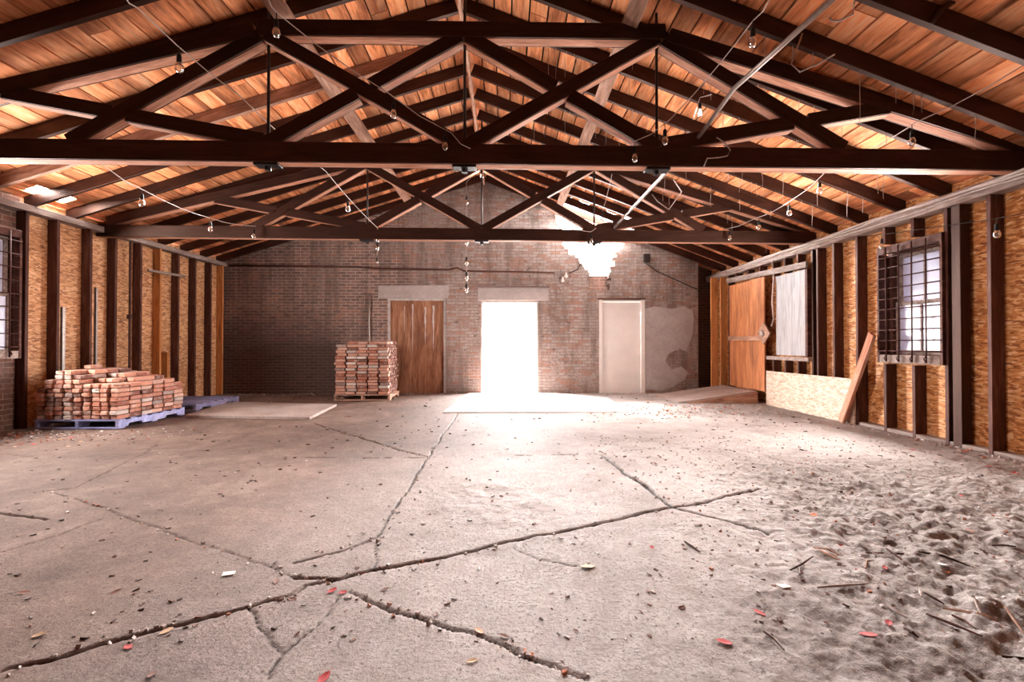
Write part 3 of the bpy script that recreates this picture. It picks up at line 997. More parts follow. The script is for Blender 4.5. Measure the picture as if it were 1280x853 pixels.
tag(mb.obj('metal_channel', M['conduit']), 'narrow grey metal channel on left wall behind the brick stack', 'channel')
mb = MB()
mb.box((XL - 0.035, 7.13, 0.02), (XL + 0.0, 7.16, 2.0))
tag(mb.obj('metal_channel', M['conduit']), 'second thin metal channel further along the left wall', 'channel')

zt = 2.62
stud(1, 3.70, 0.0, zt, 'brown', 'brown stud on the right wall at the right picture edge')
stud(1, 4.49, 0.0, zt, 'brown', 'broad brown stud on right wall, first right of double stud')
stud(1, 4.94, 0.0, zt, 'brown', 'brown stud directly right of the barred right window')
stud(1, 4.80, 0.0, zt, 'dark', 'rough dark post doubled against the stud right of barred window', 0.10, 0.11)
for y, nm in ((5.35, 'middle'), (5.76, 'left')):
    stud(1, y, 0.0, 0.86, 'brown', 'short brown stud under the barred right window, %s of the two' % nm)
    stud(1, y, 2.40, zt, 'brown', 'short brown stud above the barred right window, %s of the two' % nm)
stud(1, 6.22, 0.0, zt, 'brown', 'brown stud on right wall just beyond the leaning plank')
stud(1, 6.67, 0.0, zt, 'brown', 'brown stud on right wall, halfway between barred window and grey board')
stud(1, 7.02, 0.0, zt, 'brown', 'brown stud of the pair right of the grey board, nearer one')
stud(1, 7.14, 0.0, zt, 'dark', 'dark stud of the pair right of the grey board, farther one')
for i, y in enumerate((7.5, 7.85, 8.2)):
    nm = ('nearest', 'middle', 'farthest')[i]
    stud(1, y, 2.36, zt, 'brown', 'short brown stud above the grey board, %s of three' % nm)
    stud(1, y, 0.0, 0.88, 'brown', 'short brown stud below the grey board, %s of three' % nm)
for i, y in enumerate((8.62, 9.05, 9.5)):
    stud(1, y, 2.52 if y > 8.3 else 2.4, zt, 'brown', 'short brown stud above the orange plywood door, %s of three' % ('nearest', 'middle', 'farthest')[i])
stud(1, 9.84, 0.0, zt, 'brown', 'brown stud beyond the orange plywood door')
# new lumber closing the far right corner
for i, (x, y, m) in enumerate(((4.68, 10.15, 'orange'), (4.86, 10.08, 'orange'))):
    o = beam('corner_post', (x, y, 0.0), (x, y, 2.62), 0.045, 0.15, M[m], up=(1, 0, 0))
    tag(o, 'orange new lumber post in far right corner, %s of the two' % ('left', 'right')[i], 'post', 'corner posts')

# blocking / bottom plate on the right
tag(beam('trim_5', (XR + 0.07, 6.3, 0.02), (XR + 0.07, YF, 0.02), 0.13, 0.05, M['grey_wood']), 'weathered sole plate under right wall studs', 'plate', kind='structure')


# ------------------------------------------------------------------ windows with iron guards
def window(side, ya, yb, z0, z1, name, label):
    xo = XLo - 0.0 if side < 0 else XRo + 0.06
    s = 1 if side < 0 else -1                  # towards the room
    t = thing(name, (xo, (ya + yb) / 2, z0), label, 'window')
    t['kind'] = 'structure'
    mb = MB()
    fw = 0.07
    x0, x1 = sorted((xo - 0.05 * s, xo + 0.10 * s))
    for lo, hi in (((ya, z0), (ya + fw, z1)), ((yb - fw, z0), (yb, z1)), ((ya + fw, z1 - fw), (yb - fw, z1)), ((ya + fw, z0), (yb - fw, z0 + fw))):
        mb.box((x0, lo[0], lo[1]), (x1, hi[0], hi[1]))
    mb.obj('window_frame', M['brown'], t, bevel=0.004)
    zm = (z0 + z1) / 2
    for k, (za, zb, xs) in enumerate(((z0 + fw, zm + 0.025, xo + 0.045 * s), (zm - 0.025, z1 - fw, xo))):
        mb = MB()
        sw = 0.05
        a, b = ya + fw, yb - fw
        xx0, xx1 = xs - 0.018, xs + 0.018
        for lo, hi in (((a, za), (a + sw, zb)), ((b - sw, za), (b, zb)), ((a + sw, zb - sw), (b - sw, zb)), ((a + sw, za), (b - sw, za + sw)), (((a + b) / 2 - 0.012, za + sw), ((a + b) / 2 + 0.012, zb - sw))):
            mb.box((xx0, lo[0], lo[1]), (xx1, hi[0], hi[1]))
        sash = mb.obj('sash', M['grey_wood'], t, bevel=0.003)
        mb = MB()
        mb.box((xs - 0.004, a + sw * 0.7, za + sw * 0.7), (xs + 0.004, b - sw * 0.7, zb - sw * 0.7))
        mb.obj('glass', M['pane'], sash)
    return t


window(-1, WLa, WLb, WLz0, WLz1, 'window_1', 'sash window with dim panes in the left brick wall')
window(1, WRa, WRb, WRz0, WRz1, 'window_2', 'two-over-two sash window with bluish panes in right wall')


def guard(side, ya, yb, z0, z1, xg, nv, nh, label):
    t = thing('window_guard', (xg, (ya + yb) / 2, z0), label, 'window guard', 'iron window guards')
    s = 1 if side < 0 else -1
    # timber casing
    xw = XL - 0.01 if side < 0 else XR + 0.01
    xa, xb = sorted((xg - 0.012 * s, xw - 0.10 * s))
    for nm, lo, hi, m in (('head_board', (ya - 0.03, z1 - 0.10), (yb + 0.03, z1), 'brown'), ('side_board', (ya - 0.035, z0 + 0.0), (ya, z1 - 0.10), 'brown'),
                          ('side_board', (yb, z0), (yb + 0.035, z1 - 0.10), 'brown'), ('sill_board', (ya, z0), (yb, z0 + 0.10), 'grey_wood')):
        mb = MB()
        mb.box((xa, lo[0], lo[1]), (xb if nm == 'side_board' else (xa + 0.05 if s < 0 else xb), hi[0], hi[1])) if s < 0 else mb.box((xa if nm == 'side_board' else xb - 0.05, lo[0], lo[1]), (xb, hi[0], hi[1]))
        mb.obj(nm, M[m], t, bevel=0.004)
    r = 0.009
    xb_ = xg + 0.012 * s
    for i in range(nv):
        y = ya + (yb - ya) * (i + 0.75) / (nv + 0.5)
        mb = MB()
        mb.tube([(xb_, y, z0 + 0.02), (xb_, y, z1 - 0.03)], r, 6)
        mb.tube([(xb_, y, z0 + 0.10), (xb_ + 0.03 * s, y, z0 + 0.06), (xb_, y, z0 + 0.02)], r, 6)
        mb.obj('upright_bar', M['bar'], t, smooth=True)
    for i in range(nh):
        z = z0 + 0.15 + (z1 - z0 - 0.30) * i / (nh - 1)
        mb = MB()
        mb.tube([(xb_ - 0.016 * s, ya - 0.02, z), (xb_ - 0.016 * s, yb + 0.02, z)], r * 0.9, 6)
        mb.obj('cross_bar', M['bar'], t, smooth=True)
    return t


guard(-1, 5.02, 6.00, 0.93, 2.60, XL + 0.03, 5, 9, 'rusty iron bar guard over the left window above brick wall')
guard(1, 5.00, 5.82, 0.88, 2.36, XR - 0.05, 4, 10, 'rusty iron bar guard over the right window beside the leaning plank')

# ------------------------------------------------------------------ boards on the right wall
t = thing('plywood_door', (XR - 0.03, 9.05, 0.2), 'orange plywood sliding door above the ramp on right wall', 'door')
mb = MB()
mb.box((XR - 0.045, 8.42, 0.24), (XR - 0.02, 9.74, 2.385))
mb.obj('door_panel', M['plywood'], t, bevel=0.003)
tag(beam('door_bar', (XR - 0.065, 8.40, 1.23), (XR - 0.065, 9.76, 1.25), 0.035, 0.09, M['pale'], t))
t['kind'] = 'thing'
tag(beam('track_board', (XR - 0.05, 7.20, 2.395), (XR - 0.05, 9.82, 2.50), 0.045, 0.10, M['grey_wood']), 'grey sliding door track board above plywood door and grey board', 'track')
t = thing('window_board', (XR - 0.02, 7.66, 0.9), 'grey painted board covering a window beside the plywood door', 'board')
mb = MB()
mb.box((XR - 0.035, 7.27, 0.93), (XR - 0.01, 8.07, 2.33))
mb.obj('board_panel', M['grey_board'], t, bevel=0.003)
mb = MB()
mb.box((XR - 0.04, 7.20, 0.84), (XR - 0.002, 8.38, 0.905))
mb.obj('sill_board', M['grey_wood'], t, bevel=0.004)
mb = MB()
mb.box((XR - 0.05, 7.20, 0.91), (XR + 0.02, 7.26, 2.33))
mb.obj('side_board', M['brown'], t, bevel=0.004)
mb = MB()
mb.box((XR - 0.026, 6.26, 0.0), (XR - 0.006, 8.405, 0.63), jit=0.004)
tag(mb.obj('kick_board', M['osb_pale']), 'pale strand board panel low on right wall beside the ramp', 'board')
tag(beam('leaning_plank', (XR - 0.09, 6.42, 0.015), (XR - 0.075, 5.885, 1.25), 0.04, 0.15, M['core'], up=(0.3, 1, 0.2)), 'worn plank leaning against the right wall beside barred window', 'plank')
t = thing('switch_board', (4.78, 8.42, 1.3), 'square brown board with socket hanging cornerwise on right wall', 'board')
mm = Matrix.Translation((XR - 0.08, 8.38, 1.325)) @ Matrix.Rotation(math.radians(45), 4, 'X')
mb = MB()
mb.box((-0.012, -0.15, -0.15), (0.012, 0.15, 0.15), mat=mm)
mb.obj('backing_board', M['pale'], t, bevel=0.002)
mb = MB()
mb.box((-0.05, -0.05, -0.035), (-0.012, 0.05, 0.035), mat=mm)
mb.obj('socket_outlet', M['frame_paint'], t, bevel=0.004)
pipe('drop_cable', [atX(966, 326, 4.82), atX(967, 350, 4.8), atX(965, 380, 4.78), atX(967, 398, 4.77), atX(964, 408, 4.77)], 0.012, M['cable'], 'grey cable dropping from wall plate to the square switch board', 'cable')
# conduits along the right plate
for i, (dz, dx, r) in enumerate(((0.06, -0.055, 0.014), (0.02, -0.052, 0.012), (-0.03, -0.05, 0.010))):
    pts = []
    for k in range(34):
        y = 3.2 + k * 0.2
        pts.append((XR + dx + 0.008 * math.sin(k * 1.3 + i), y, 2.70 + dz + 0.014 * math.sin(k * 0.55 + i * 2) - (0.03 if i == 0 else 0)))
    mb = MB()
    mb.tube(pts, r, 6)
    tag(mb.obj('plate_cable', M['cable'], smooth=True), 'pale cable clipped along the right wall plate, %s of three' % ('topmost', 'middle', 'lowest')[i], 'cable', 'cables on the right wall plate')
# ramp in the far right corner
t = thing('ramp', (4.1, 9.4, 0), 'low dirty wedge ramp rising to the orange plywood door', 'ramp')
mb = MB()
mb.prism([(3.30, 8.66, -0.05), (XR - 0.06, 8.66, -0.05), (XR - 0.06, 8.66, 0.225), (3.30, 8.66, 0.015)], (0, 1.38, 0))
mb.obj('ramp_deck', M['slab'], t)
mb = MB()
mb.prism([(3.45, 8.62, -0.03), (XR - 0.06, 8.62, -0.03), (XR - 0.06, 8.62, 0.20), (3.45, 8.62, 0.012)], (0, 0.04, 0))
mb.obj('edge_board', M['pale'], t, bevel=0.003)

# ------------------------------------------------------------------ roof
# missing boards: (side, x range, y range)
ROOF_HOLES = [(1, 1.15, 2.85, 9.80, 10.9), (-1, -5.85, -5.72, 5.55, 5.9), (-1, -6.38, -6.2, 6.15, 6.6)]


def deck():
    for side in (-1, 1):
        mb, fe = MB(), MB()
        rr = random.Random(10 + side)
        S = SL if side < 0 else SR
        cs = 1 / math.sqrt(1 + S * S)
        W = 0.205
        run = (RIDGE - (XLo - 0.45)) if side < 0 else (XRo + 0.45 - RIDGE)
        n = int(run / cs / W) + 1
        for i in range(n):
            u0, u1 = i * W * cs, (i + 1) * W * cs - 0.018
            y = YF - 0.2 - rr.uniform(0, 2)
            while y < YB + 0.75:
                L = rr.choice((1.17, 1.755, 2.34, 2.925))
                ya, yb = y, min(y + L - 0.006, YB + 0.8)
                y += L
                # clip at holes
                segs = [(ya, yb)]
                xm = RIDGE + side * (u0 + u1) / 2
                for hs, x0, x1, y0, y1 in ROOF_HOLES:
                    if hs == side and x0 <= xm <= x1:
                        new = []
                        j0, j1 = y0 + rr.uniform(-0.15, 0.1), y1 + rr.uniform(-0.1, 0.15)
                        for a, b in segs:
                            if b <= j0 or a >= j1:
                                new.append((a, b))
                            else:
                                if a < j0:
                                    new.append((a, j0))
                                if b > j1:
                                    new.append((j1, b))
                        segs = new
                for a, b in segs:
                    if b - a < 0.03:
                        continue
                    xa, xb = RIDGE + side * u0, RIDGE + side * u1
                    z0, z1 = (4.82 - S * u0) + RD / cs, (4.82 - S * u1) + RD / cs
                    dz = rr.uniform(0, 0.003)
                    q = [(xa, a, z0 + dz), (xb, a, z1 + dz), (xb, a, z1 + 0.022), (xa, a, z0 + 0.022)]
                    mb.prism(q, (0, b - a, 0), 0, rr.uniform(0.02, 1.0))
                    xb2 = RIDGE + side * (i + 1) * W * cs
                    z2 = (4.82 - S * (i + 1) * W * cs) + RD / cs
                    fe.prism([(xa, a, z0 + 0.024), (xb2, a, z2 + 0.024), (xb2, a, z2 + 0.036), (xa, a, z0 + 0.036)], (0, b - a + 0.006, 0))
        nm = 'left' if side < 0 else 'right'
        o = mb.obj('ceiling_' + nm, M['deck'])
        tag(o, 'orange brown board sheathing of the %s roof slope' % nm, 'ceiling', kind='structure')
        o = fe.obj('roof_' + nm, M['felt'])
        tag(o, 'black felt over the %s roof slope' % nm, 'roof', kind='structure')


deck()

# rafters
RY = [2.125, 2.71, 3.295, 3.88, 4.465, 5.05, 5.635, 6.22, 6.805, 7.43, 7.985, 8.57, 9.155, 9.74, 10.28]
for side in (-1, 1):
    S = SL if side < 0 else SR
    cs = 1 / math.sqrt(1 + S * S)
    for k, y in enumerate(RY):
        x0 = RIDGE + side * 0.048
        x1 = (XLo - 0.35) if side < 0 else (XRo + 0.35)
        off = RD / 2 / cs
        z0 = 4.82 + off - S * abs(x0 - RIDGE)
        z1 = 4.82 + off - S * abs(x1 - RIDGE)
        nback = len(RY) - 1 - k
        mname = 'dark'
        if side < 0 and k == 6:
            mname = 'pale'  # paler material paints in the light from the eave slit
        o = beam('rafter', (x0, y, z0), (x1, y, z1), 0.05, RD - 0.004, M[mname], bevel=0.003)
        colr = 'pale sunlit-toned' if mname == 'pale' else 'dark'
        tag(o, '%s rafter of the %s roof slope, %s' % (colr, 'left' if side < 0 else 'right', 'against the back brick wall' if nback == 0 else ORD[nback] + ' counted from the back wall'), 'rafter', 'rafters of the %s slope' % ('left' if side < 0 else 'right'))
tag(beam('ridge_board', (RIDGE, 1.0, 4.88), (RIDGE, 10.40, 4.88), 0.035, 0.20, M['pale']), 'thin ridge board running along the peak of the roof', 'ridge board')

# purlins along the slope, resting on the truss corners
for side, x in ((-1, -2.14), (1, 1.19)):
    S = SL if side < 0 else SR
    z = roof_z(x)
    upv = Vector((side * S, 0, 1)).normalized()
    c = Vector((x, 0, z)) - upv * 0.055
    o = beam('purlin', (c.x, 0.9, c.z), (c.x, 10.40, c.z), 0.155, 0.105, M['pale'], up=upv)
    tag(o, 'long pale purlin running back under the %s rafters' % ('left' if side < 0 else 'right'), 'purlin', 'purlins')


# ------------------------------------------------------------------ trusses
def make_truss(Y):
    t = thing('roof_truss', (0, Y, 2.74), '', 'truss')
    T = 0.14
    yc = Y + T / 2
    P = lambda x, h: (x, yc, h + 1.1)
    D = M['dark']
    light_painted_beam('bottom_chord', P(-6.46, 1.815), P(5.02, 1.742), T, 0.185, t)
    light_painted_beam('top_chord', P(-2.30, 2.945), P(1.50, 2.935), T, 0.145, t, cut0=0.12, cut1=-0.12)
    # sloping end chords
    light_painted_beam('end_chord', P(-2.33, 2.925), P(-6.30, 1.96), T, 0.135, t)
    light_painted_beam('end_chord', P(1.53, 2.905), P(4.92, 1.875), T, 0.135, t)
    Tb, hb = 0.125, 0.125

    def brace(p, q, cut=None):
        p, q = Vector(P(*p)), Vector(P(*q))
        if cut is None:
            light_painted_beam('diagonal_brace', p, q, Tb, hb, t)
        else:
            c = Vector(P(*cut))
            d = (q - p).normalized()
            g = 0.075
            light_painted_beam('diagonal_brace', p, c - d * g, Tb, hb, t)
            light_painted_beam('diagonal_brace', c + d * g, q, Tb, hb, t)

    def xpanel(a, b):
        """a, b: two crossing braces ((x,h),(x,h)); a runs through, b is cut at the crossing"""
        (x1, h1), (x2, h2) = a
        (x3, h3), (x4, h4) = b
        den = (x1 - x2) * (h3 - h4) - (h1 - h2) * (x3 - x4)
        px = ((x1 * h2 - h1 * x2) * (x3 - x4) - (x1 - x2) * (x3 * h4 - h3 * x4)) / den
        ph = ((x1 * h2 - h1 * x2) * (h3 - h4) - (h1 - h2) * (x3 * h4 - h3 * x4)) / den
        brace(*a)
        brace(*b, cut=(px, ph))

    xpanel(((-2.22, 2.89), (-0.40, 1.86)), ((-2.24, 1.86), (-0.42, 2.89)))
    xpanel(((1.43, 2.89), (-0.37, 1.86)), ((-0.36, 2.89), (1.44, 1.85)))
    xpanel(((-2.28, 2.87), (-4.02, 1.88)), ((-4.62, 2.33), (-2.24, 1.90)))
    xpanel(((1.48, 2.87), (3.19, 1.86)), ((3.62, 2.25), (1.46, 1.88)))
    for x, ex in ((-2.22, 0.20), (-0.385, 0.62), (1.43, 0.16)):
        mb = MB()
        mb.tube([P(x, 1.63), P(x, 2.99 + ex)], 0.014, 8)
        mb.obj('tie_rod', M['steel'], t, smooth=True)
        mb = MB()
        zb = 2.72 if True else 0
        b = P(x, 1.64)
        hb_ = 1.1 + (1.815 - 0.0066 * (x + 6.46)) - 0.0935
        mb.box((x - 0.11, Y + 0.015, hb_ - 0.022), (x + 0.11, Y + T - 0.015, hb_))
        mb.tube([(x, yc, hb_ - 0.06), (x, yc, hb_ - 0.02)], 0.03, 6)
        mb.obj('washer_plate', M['rubber'], t)
    return t


tr1 = make_truss(4.20)
tr1['label'] = 'nearest dark timber roof truss with crossed braces and rods'
tr2 = copy_tree(tr1)
tr2.location.y = 7.25
tr2['label'] = 'far timber roof truss in front of the back brick wall'
for o in (tr1, tr2):
    o['group'] = 'roof trusses'

# conduit lying on the truss chords, loose wires
pipe('ceiling_conduit', [atY(1043, -3, 2.55), (1.83, 3.6, 3.16), (1.80, 4.15, 3.05), (1.78, 5.2, 3.02), (1.74, 7.3, 2.99)], 0.018, M['conduit'], 'straight grey conduit resting on the truss chords, right of centre', 'conduit')
pipe('loose_wire', [atY(1003, 42, 3.85), atY(989, 80, 3.8), atY(1000, 90, 3.8), atY(1022, 80, 3.8), atY(1043, 68, 3.82)], 0.007, M['cable'], 'loose pale wire loop hanging under the right rafters by conduit', 'wire', 'loose wires')
pipe('loose_wire', [atY(1068, 2, 3.45), atY(1066, 18, 3.45), atY(1050, 26, 3.45), atY(1040, 26, 3.45), atY(1037, 22, 3.45)], 0.007, M['cable'], 'curled pale wire at the top right beside the conduit', 'wire', 'loose wires')
pipe('loose_wire', [atY(896, 172, 4.17), atY(905, 178, 4.17), atY(913, 188, 4.17), atY(909, 195, 4.17), atY(899, 197, 4.17), atY(884, 198, 4.17), atY(880, 208, 4.17)], 0.006, M['cable'], 'pale wire dangling over the near truss bottom chord', 'wire', 'loose wires')
pipe('loose_wire', [atY(815, 243, 7.22), atY(822, 252, 7.2), atY(836, 262, 7.2), atY(852, 240, 6.6), atY(842, 225, 6.2)], 0.007, M['cable'], 'pale wire trailing by the far truss on the right', 'wire', 'loose wires')
pipe('roof_lath', [atY(1200, -2, 3.22), atY(1178, 10, 3.24), atY(1164, 30, 3.25)], [0.014, 0.024, 0.010], M['dark'], 'split dark lath hanging off a rafter at top right', 'lath')


# ------------------------------------------------------------------ string lights
def bulb_mesh():
    mb = MB()
    mb.lathe([(0.008, -0.062), (0.016, -0.067), (0.026, -0.085), (0.031, -0.105), (0.029, -0.125), (0.019, -0.140), (0.004, -0.147)], 12)
    g = mb.mesh('light_bulb', M['glass'], smooth=True)
    mb = MB()
    mb.lathe([(0.006, 0.0), (0.014, -0.006), (0.017, -0.02), (0.018, -0.058), (0.019, -0.066), (0.012, -0.068)], 10)
    s = mb.mesh('lamp_socket', M['socket'], smooth=True)
    mb = MB()
    for k in range(4):
        th = k * math.pi / 2
        mb.tube([(0.004 * math.cos(th), 0.004 * math.sin(th), -0.068), (0.009 * math.cos(th), 0.009 * math.sin(th), -0.118)], 0.0012, 4)
    f = mb.mesh('filament', M['filament'])
    mb = MB()
    mb.lathe([(0.004, -0.075), (0.012, -0.085), (0.015, -0.10), (0.010, -0.115), (0.003, -0.12)], 8)
    lt = mb.mesh('filament', M['lit'], smooth=True)
    return g, s, f, lt


BG, BS, BF, BL = bulb_mesh()


def bulb(parent, p, lit=False, drop=0.05, scale=1.0):
    """bulb hanging under the cable at p by a short lead"""
    mb = MB()
    mb.tube([Vector(p), Vector(p) - Vector((0, 0, drop + 0.01))], 0.004, 5)
    mb.obj('lead', M['wire_dark'], parent)
    q = Matrix.Translation(Vector(p) - Vector((0, 0, drop))) @ Matrix.Scale(scale, 4)
    b = bpy.data.objects.new('light_bulb', BG)
    COL.objects.link(b)
    put(b, parent, q)
    for nm, me in (('lamp_socket', BS), ('filament', BL if lit else BF)):
        s = bpy.data.objects.new(nm, me)
        COL.objects.link(s)
        put(s, b, q)


def strand(label, pts, bulbs, mat='cable', r=0.0042, sag=0.03):
    """pts: cable way-points; bulbs: list of (segment position 0..1 over the whole way, lit)"""
    pts = [Vector(p) for p in pts]
    t = thing('string_light', pts[0], label, 'string light', 'festoon string lights')
    path = []
    for a, b in zip(pts[:-1], pts[1:]):
        n = max(2, int((b - a).length / 0.25))
        for k in range(n):
            f = k / n
            path.append(a.lerp(b, f) - Vector((0, 0, sag * 4 * f * (1 - f))))
    path.append(pts[-1])
    mb = MB()
    mb.tube(path, r, 6)
    mb.obj('cable', M[mat], t, smooth=True)
    cum = [0.0]
    for a, b in zip(path[:-1], path[1:]):
        cum.append(cum[-1] + (b - a).length)
    for f, lit in bulbs:
        s = f * cum[-1]
        for i in range(len(path) - 1):
            if cum[i + 1] >= s - 1e-6:
                k = (s - cum[i]) / max(1e-6, cum[i + 1] - cum[i])
                bulb(t, path[i].lerp(path[i + 1], k), lit)
                break
    return t


def frac(pts, px, which=0):
    return px


# each strand is listed with world points found along the lines in the photograph
strand('string light cable from upper left rafters to the far truss', [atY(150, -14, 3.0), atY(172, 10, 3.2), atY(300, 120, 4.05), atY(407, 214, 5.5), atY(472, 285, 7.18), atY(471, 320, 9.9)],
       [(0.075, False), (0.26, False), (0.45, False), (0.62, False), (0.72, False), (0.98, False)])
strand('string light cable crossing the near truss, left of centre', [atY(332, -10, 3.3), atY(346, 16, 3.5), atY(485, 116, 4.08), atY(564, 166, 4.16), atY(588, 186, 4.19)],
       [(0.10, False), (0.60, False), (0.86, False)])
strand('string light cable along the left wall below the rafters', [atY(100, 190, 4.4), atY(130, 207, 4.7), atY(182, 239, 5.3), atY(260, 272, 6.4), atY(320, 283, 7.2)],
       [(0.30, False), (0.72, False), (0.985, False)])
strand('string light cable from top right down to near truss', [atY(966, -8, 3.0), atY(942, 25, 3.3), atY(837, 150, 4.05), atY(790, 178, 4.18)],
       [(0.20, False), (0.80, False), (0.985, False)])
strand('string light cable under the right rafters towards far truss', [atY(1290, 75, 3.4), atY(1147, 152, 4.12), atY(1032, 215, 5.3), atY(990, 250, 6.0), atY(944, 273, 7.0), atY(905, 287, 7.22)],
       [(0.20, False), (0.50, False), (0.66, False), (0.86, False), (0.98, False)])
strand('thin dark string light cable along the right wall studs', [atX(1295, 264, XR - 0.06), atX(1242, 274, XR - 0.06), atX(1106, 293, XR - 0.06), atX(1055, 297, XR - 0.06)],
       [(0.14, False), (0.72, False)], 'wire_dark', 0.004, 0.0)
strand('string of bulbs hanging straight down before the back wall', [atY(604, 206, 7.3), (atY(583, 228, 7.6)), atY(583, 290, 7.65), atY(583, 352, 7.6)],
       [(0.02, True), (0.30, False), (0.62, False), (0.78, False), (0.9, False), (0.995, False)], sag=0.0)
strand('short string light cable by the lit bulb, right rafters', [atY(890, 118, 4.7), atY(875, 122, 4.75), atY(866, 150, 4.8)], [(0.35, True)], sag=0.0)
strand('short string light cable beside the broken roof hole', [atY(765, 218, 6.4), atY(757, 252, 7.0), atY(753, 264, 7.1)], [(0.97, False)], sag=0.0)
strand('short string light cable drooping across far truss, centre right', [atY(700, 283, 7.2), atY(738, 290, 7.19), atY(745, 285, 7.19)], [(0.85, False)], sag=0.01)


# ------------------------------------------------------------------ brick stacks and pallets
def brick_mesh(seed):
    rr = random.Random(seed)
    bm = bmesh.new()
    bmesh.ops.create_cube(bm, size=1.0)
    for v in bm.verts:
        v.co = Vector((v.co.x * 0.190, v.co.y * 0.091, v.co.z * 0.0505))
    bmesh.ops.subdivide_edges(bm, edges=list(bm.edges), cuts=1, use_grid_fill=True)
    for v in bm.verts:
        v.co += Vector((rr.uniform(-.0025, .0025), rr.uniform(-.0025, .0025), rr.uniform(-.0012, .0012)))
        if rr.random() < 0.18 and abs(v.co.x) > 0.085 and abs(v.co.y) > 0.04:
            v.co *= rr.uniform(0.90, 0.97)
    bmesh.ops.bevel(bm, geom=[e for e in bm.edges if e.calc_face_angle(0) > 0.8], offset=0.004, segments=1, affect='EDGES', profile=0.5)
    me = bpy.data.meshes.new('brick')
    bm.to_mesh(me)
    bm.free()
    me.materials.append(M['brick'])
    return me


BM = [brick_mesh(s) for s in range(6)]


def brick(loc, rz, label, group, tilt=(0, 0)):
    o = bpy.data.objects.new('brick', RND.choice(BM))
    COL.objects.link(o)
    o.location = loc
    o.rotation_euler = (tilt[0], tilt[1], rz + (math.pi if RND.random() < 0.5 else 0))
    return tag(o, label, 'brick', group)


def pallet(x0, y0, lx, ly, name_label, mat, z=0.0, group='wooden pallets', front='y'):
    """stringers run along y; boards along x"""
    t = thing('pallet', (x0 + lx / 2, y0 + ly / 2, z), name_label, 'pallet', group)
    h = 0.085
    for k in range(3):
        xs = x0 + (lx - 0.04) * k / 2
        prof = [(0, 0), (0.15, 0), (0.17, 0.035), (0.38, 0.035), (0.40, 0), (ly - 0.40, 0), (ly - 0.38, 0.035), (ly - 0.17, 0.035), (ly - 0.15, 0), (ly, 0), (ly, h), (0, h)]
        mb = MB()
        mb.prism([(xs, y0 + a, z + 0.016 + b) for a, b in prof], (0.04, 0, 0))
        mb.obj('stringer', M[mat], t)
    n = 7
    for k in range(n):
        yk = y0 + (ly - 0.10) * k / (n - 1)
        mb = MB()
        mb.box((x0 - 0.005, yk, z + 0.016 + h), (x0 + lx + 0.005, yk + 0.10, z + 0.016 + h + 0.018), jit=0.002)
        mb.obj('deck_board', M[mat], t)
    for k in range(3):
        yk = y0 + (ly - 0.10) * k / 2
        mb = MB()
        mb.box((x0 - 0.005, yk, z), (x0 + lx + 0.005, yk + 0.10, z + 0.016))
        mb.obj('bottom_board', M[mat], t)
    return t


PX0, PY0 = -6.13, 6.02
pallet(PX0, PY0, 1.08, 1.22, 'blue painted pallet under the wide brick stack by left wall', 'blue_paint', z=0.01)
pallet(-6.12, 7.60, 1.0, 1.22, 'empty blue painted pallet on the floor right of wide brick stack', 'blue_paint', z=0.01)

H0 = 0.01 + 0.016 + 0.085 + 0.018
LEFT = [
    [7, 9, 11, 11, 10, 8, 8, 8, 8],
    [8, 10, 11, 11, 11, 9, 9, 8, 8],
    [8, 11, 12, 11, 11, 10, 10, 9, 8],
    [8, 11, 11, 11, 11, 10, 10, 9, 8],
    [9, 11, 11, 10, 10, 10, 9, 9, 8],
    [8, 10, 10, 9, 9, 9, 8, 8, 7],
]
core = MB()
rr = random.Random(5)
n_left = 0
bh = 0.0585
for j, row in enumerate(LEFT):
    for i, n in enumerate(row):
        x = PX0 + 0.055 + i * 0.1195
        y = PY0 + 0.105 + j * 0.2035
        for k in range(n):
            fr = j == 0 or LEFT[j - 1][i] <= k
            rt = i == 8 or row[i + 1] <= k
            tp = k == n - 1
            z = H0 + bh * (k + 0.5)
            if fr or rt or tp:
                lay = 'top layer of the' if tp else 'face of the'
                if tp:
                    lab, gr_ = 'salvaged brick lying open on top of the wide stack by left wall', 'bricks on top of the wide stack'
                elif rt and not fr:
                    lab, gr_ = 'salvaged brick in the long right face of the wide stack', 'bricks in the right face of the wide stack'
                else:
                    lab, gr_ = 'salvaged brick end-on in the front face of the wide stack', 'bricks in the front face of the wide stack'
                brick((x + rr.uniform(-.007, .007), y + rr.uniform(-.022, .008), z - 0.003), math.pi / 2 + rr.uniform(-.06, .06), lab, gr_)
                n_left += 1
            else:
                core.box((x - 0.040, y - 0.080, z - 0.028), (x + 0.036, y + 0.085, z + 0.022))
tag(core.obj('brick_core', M['brick']), 'hidden inner bricks of the wide stack by the left wall', 'bricks', kind='stuff')

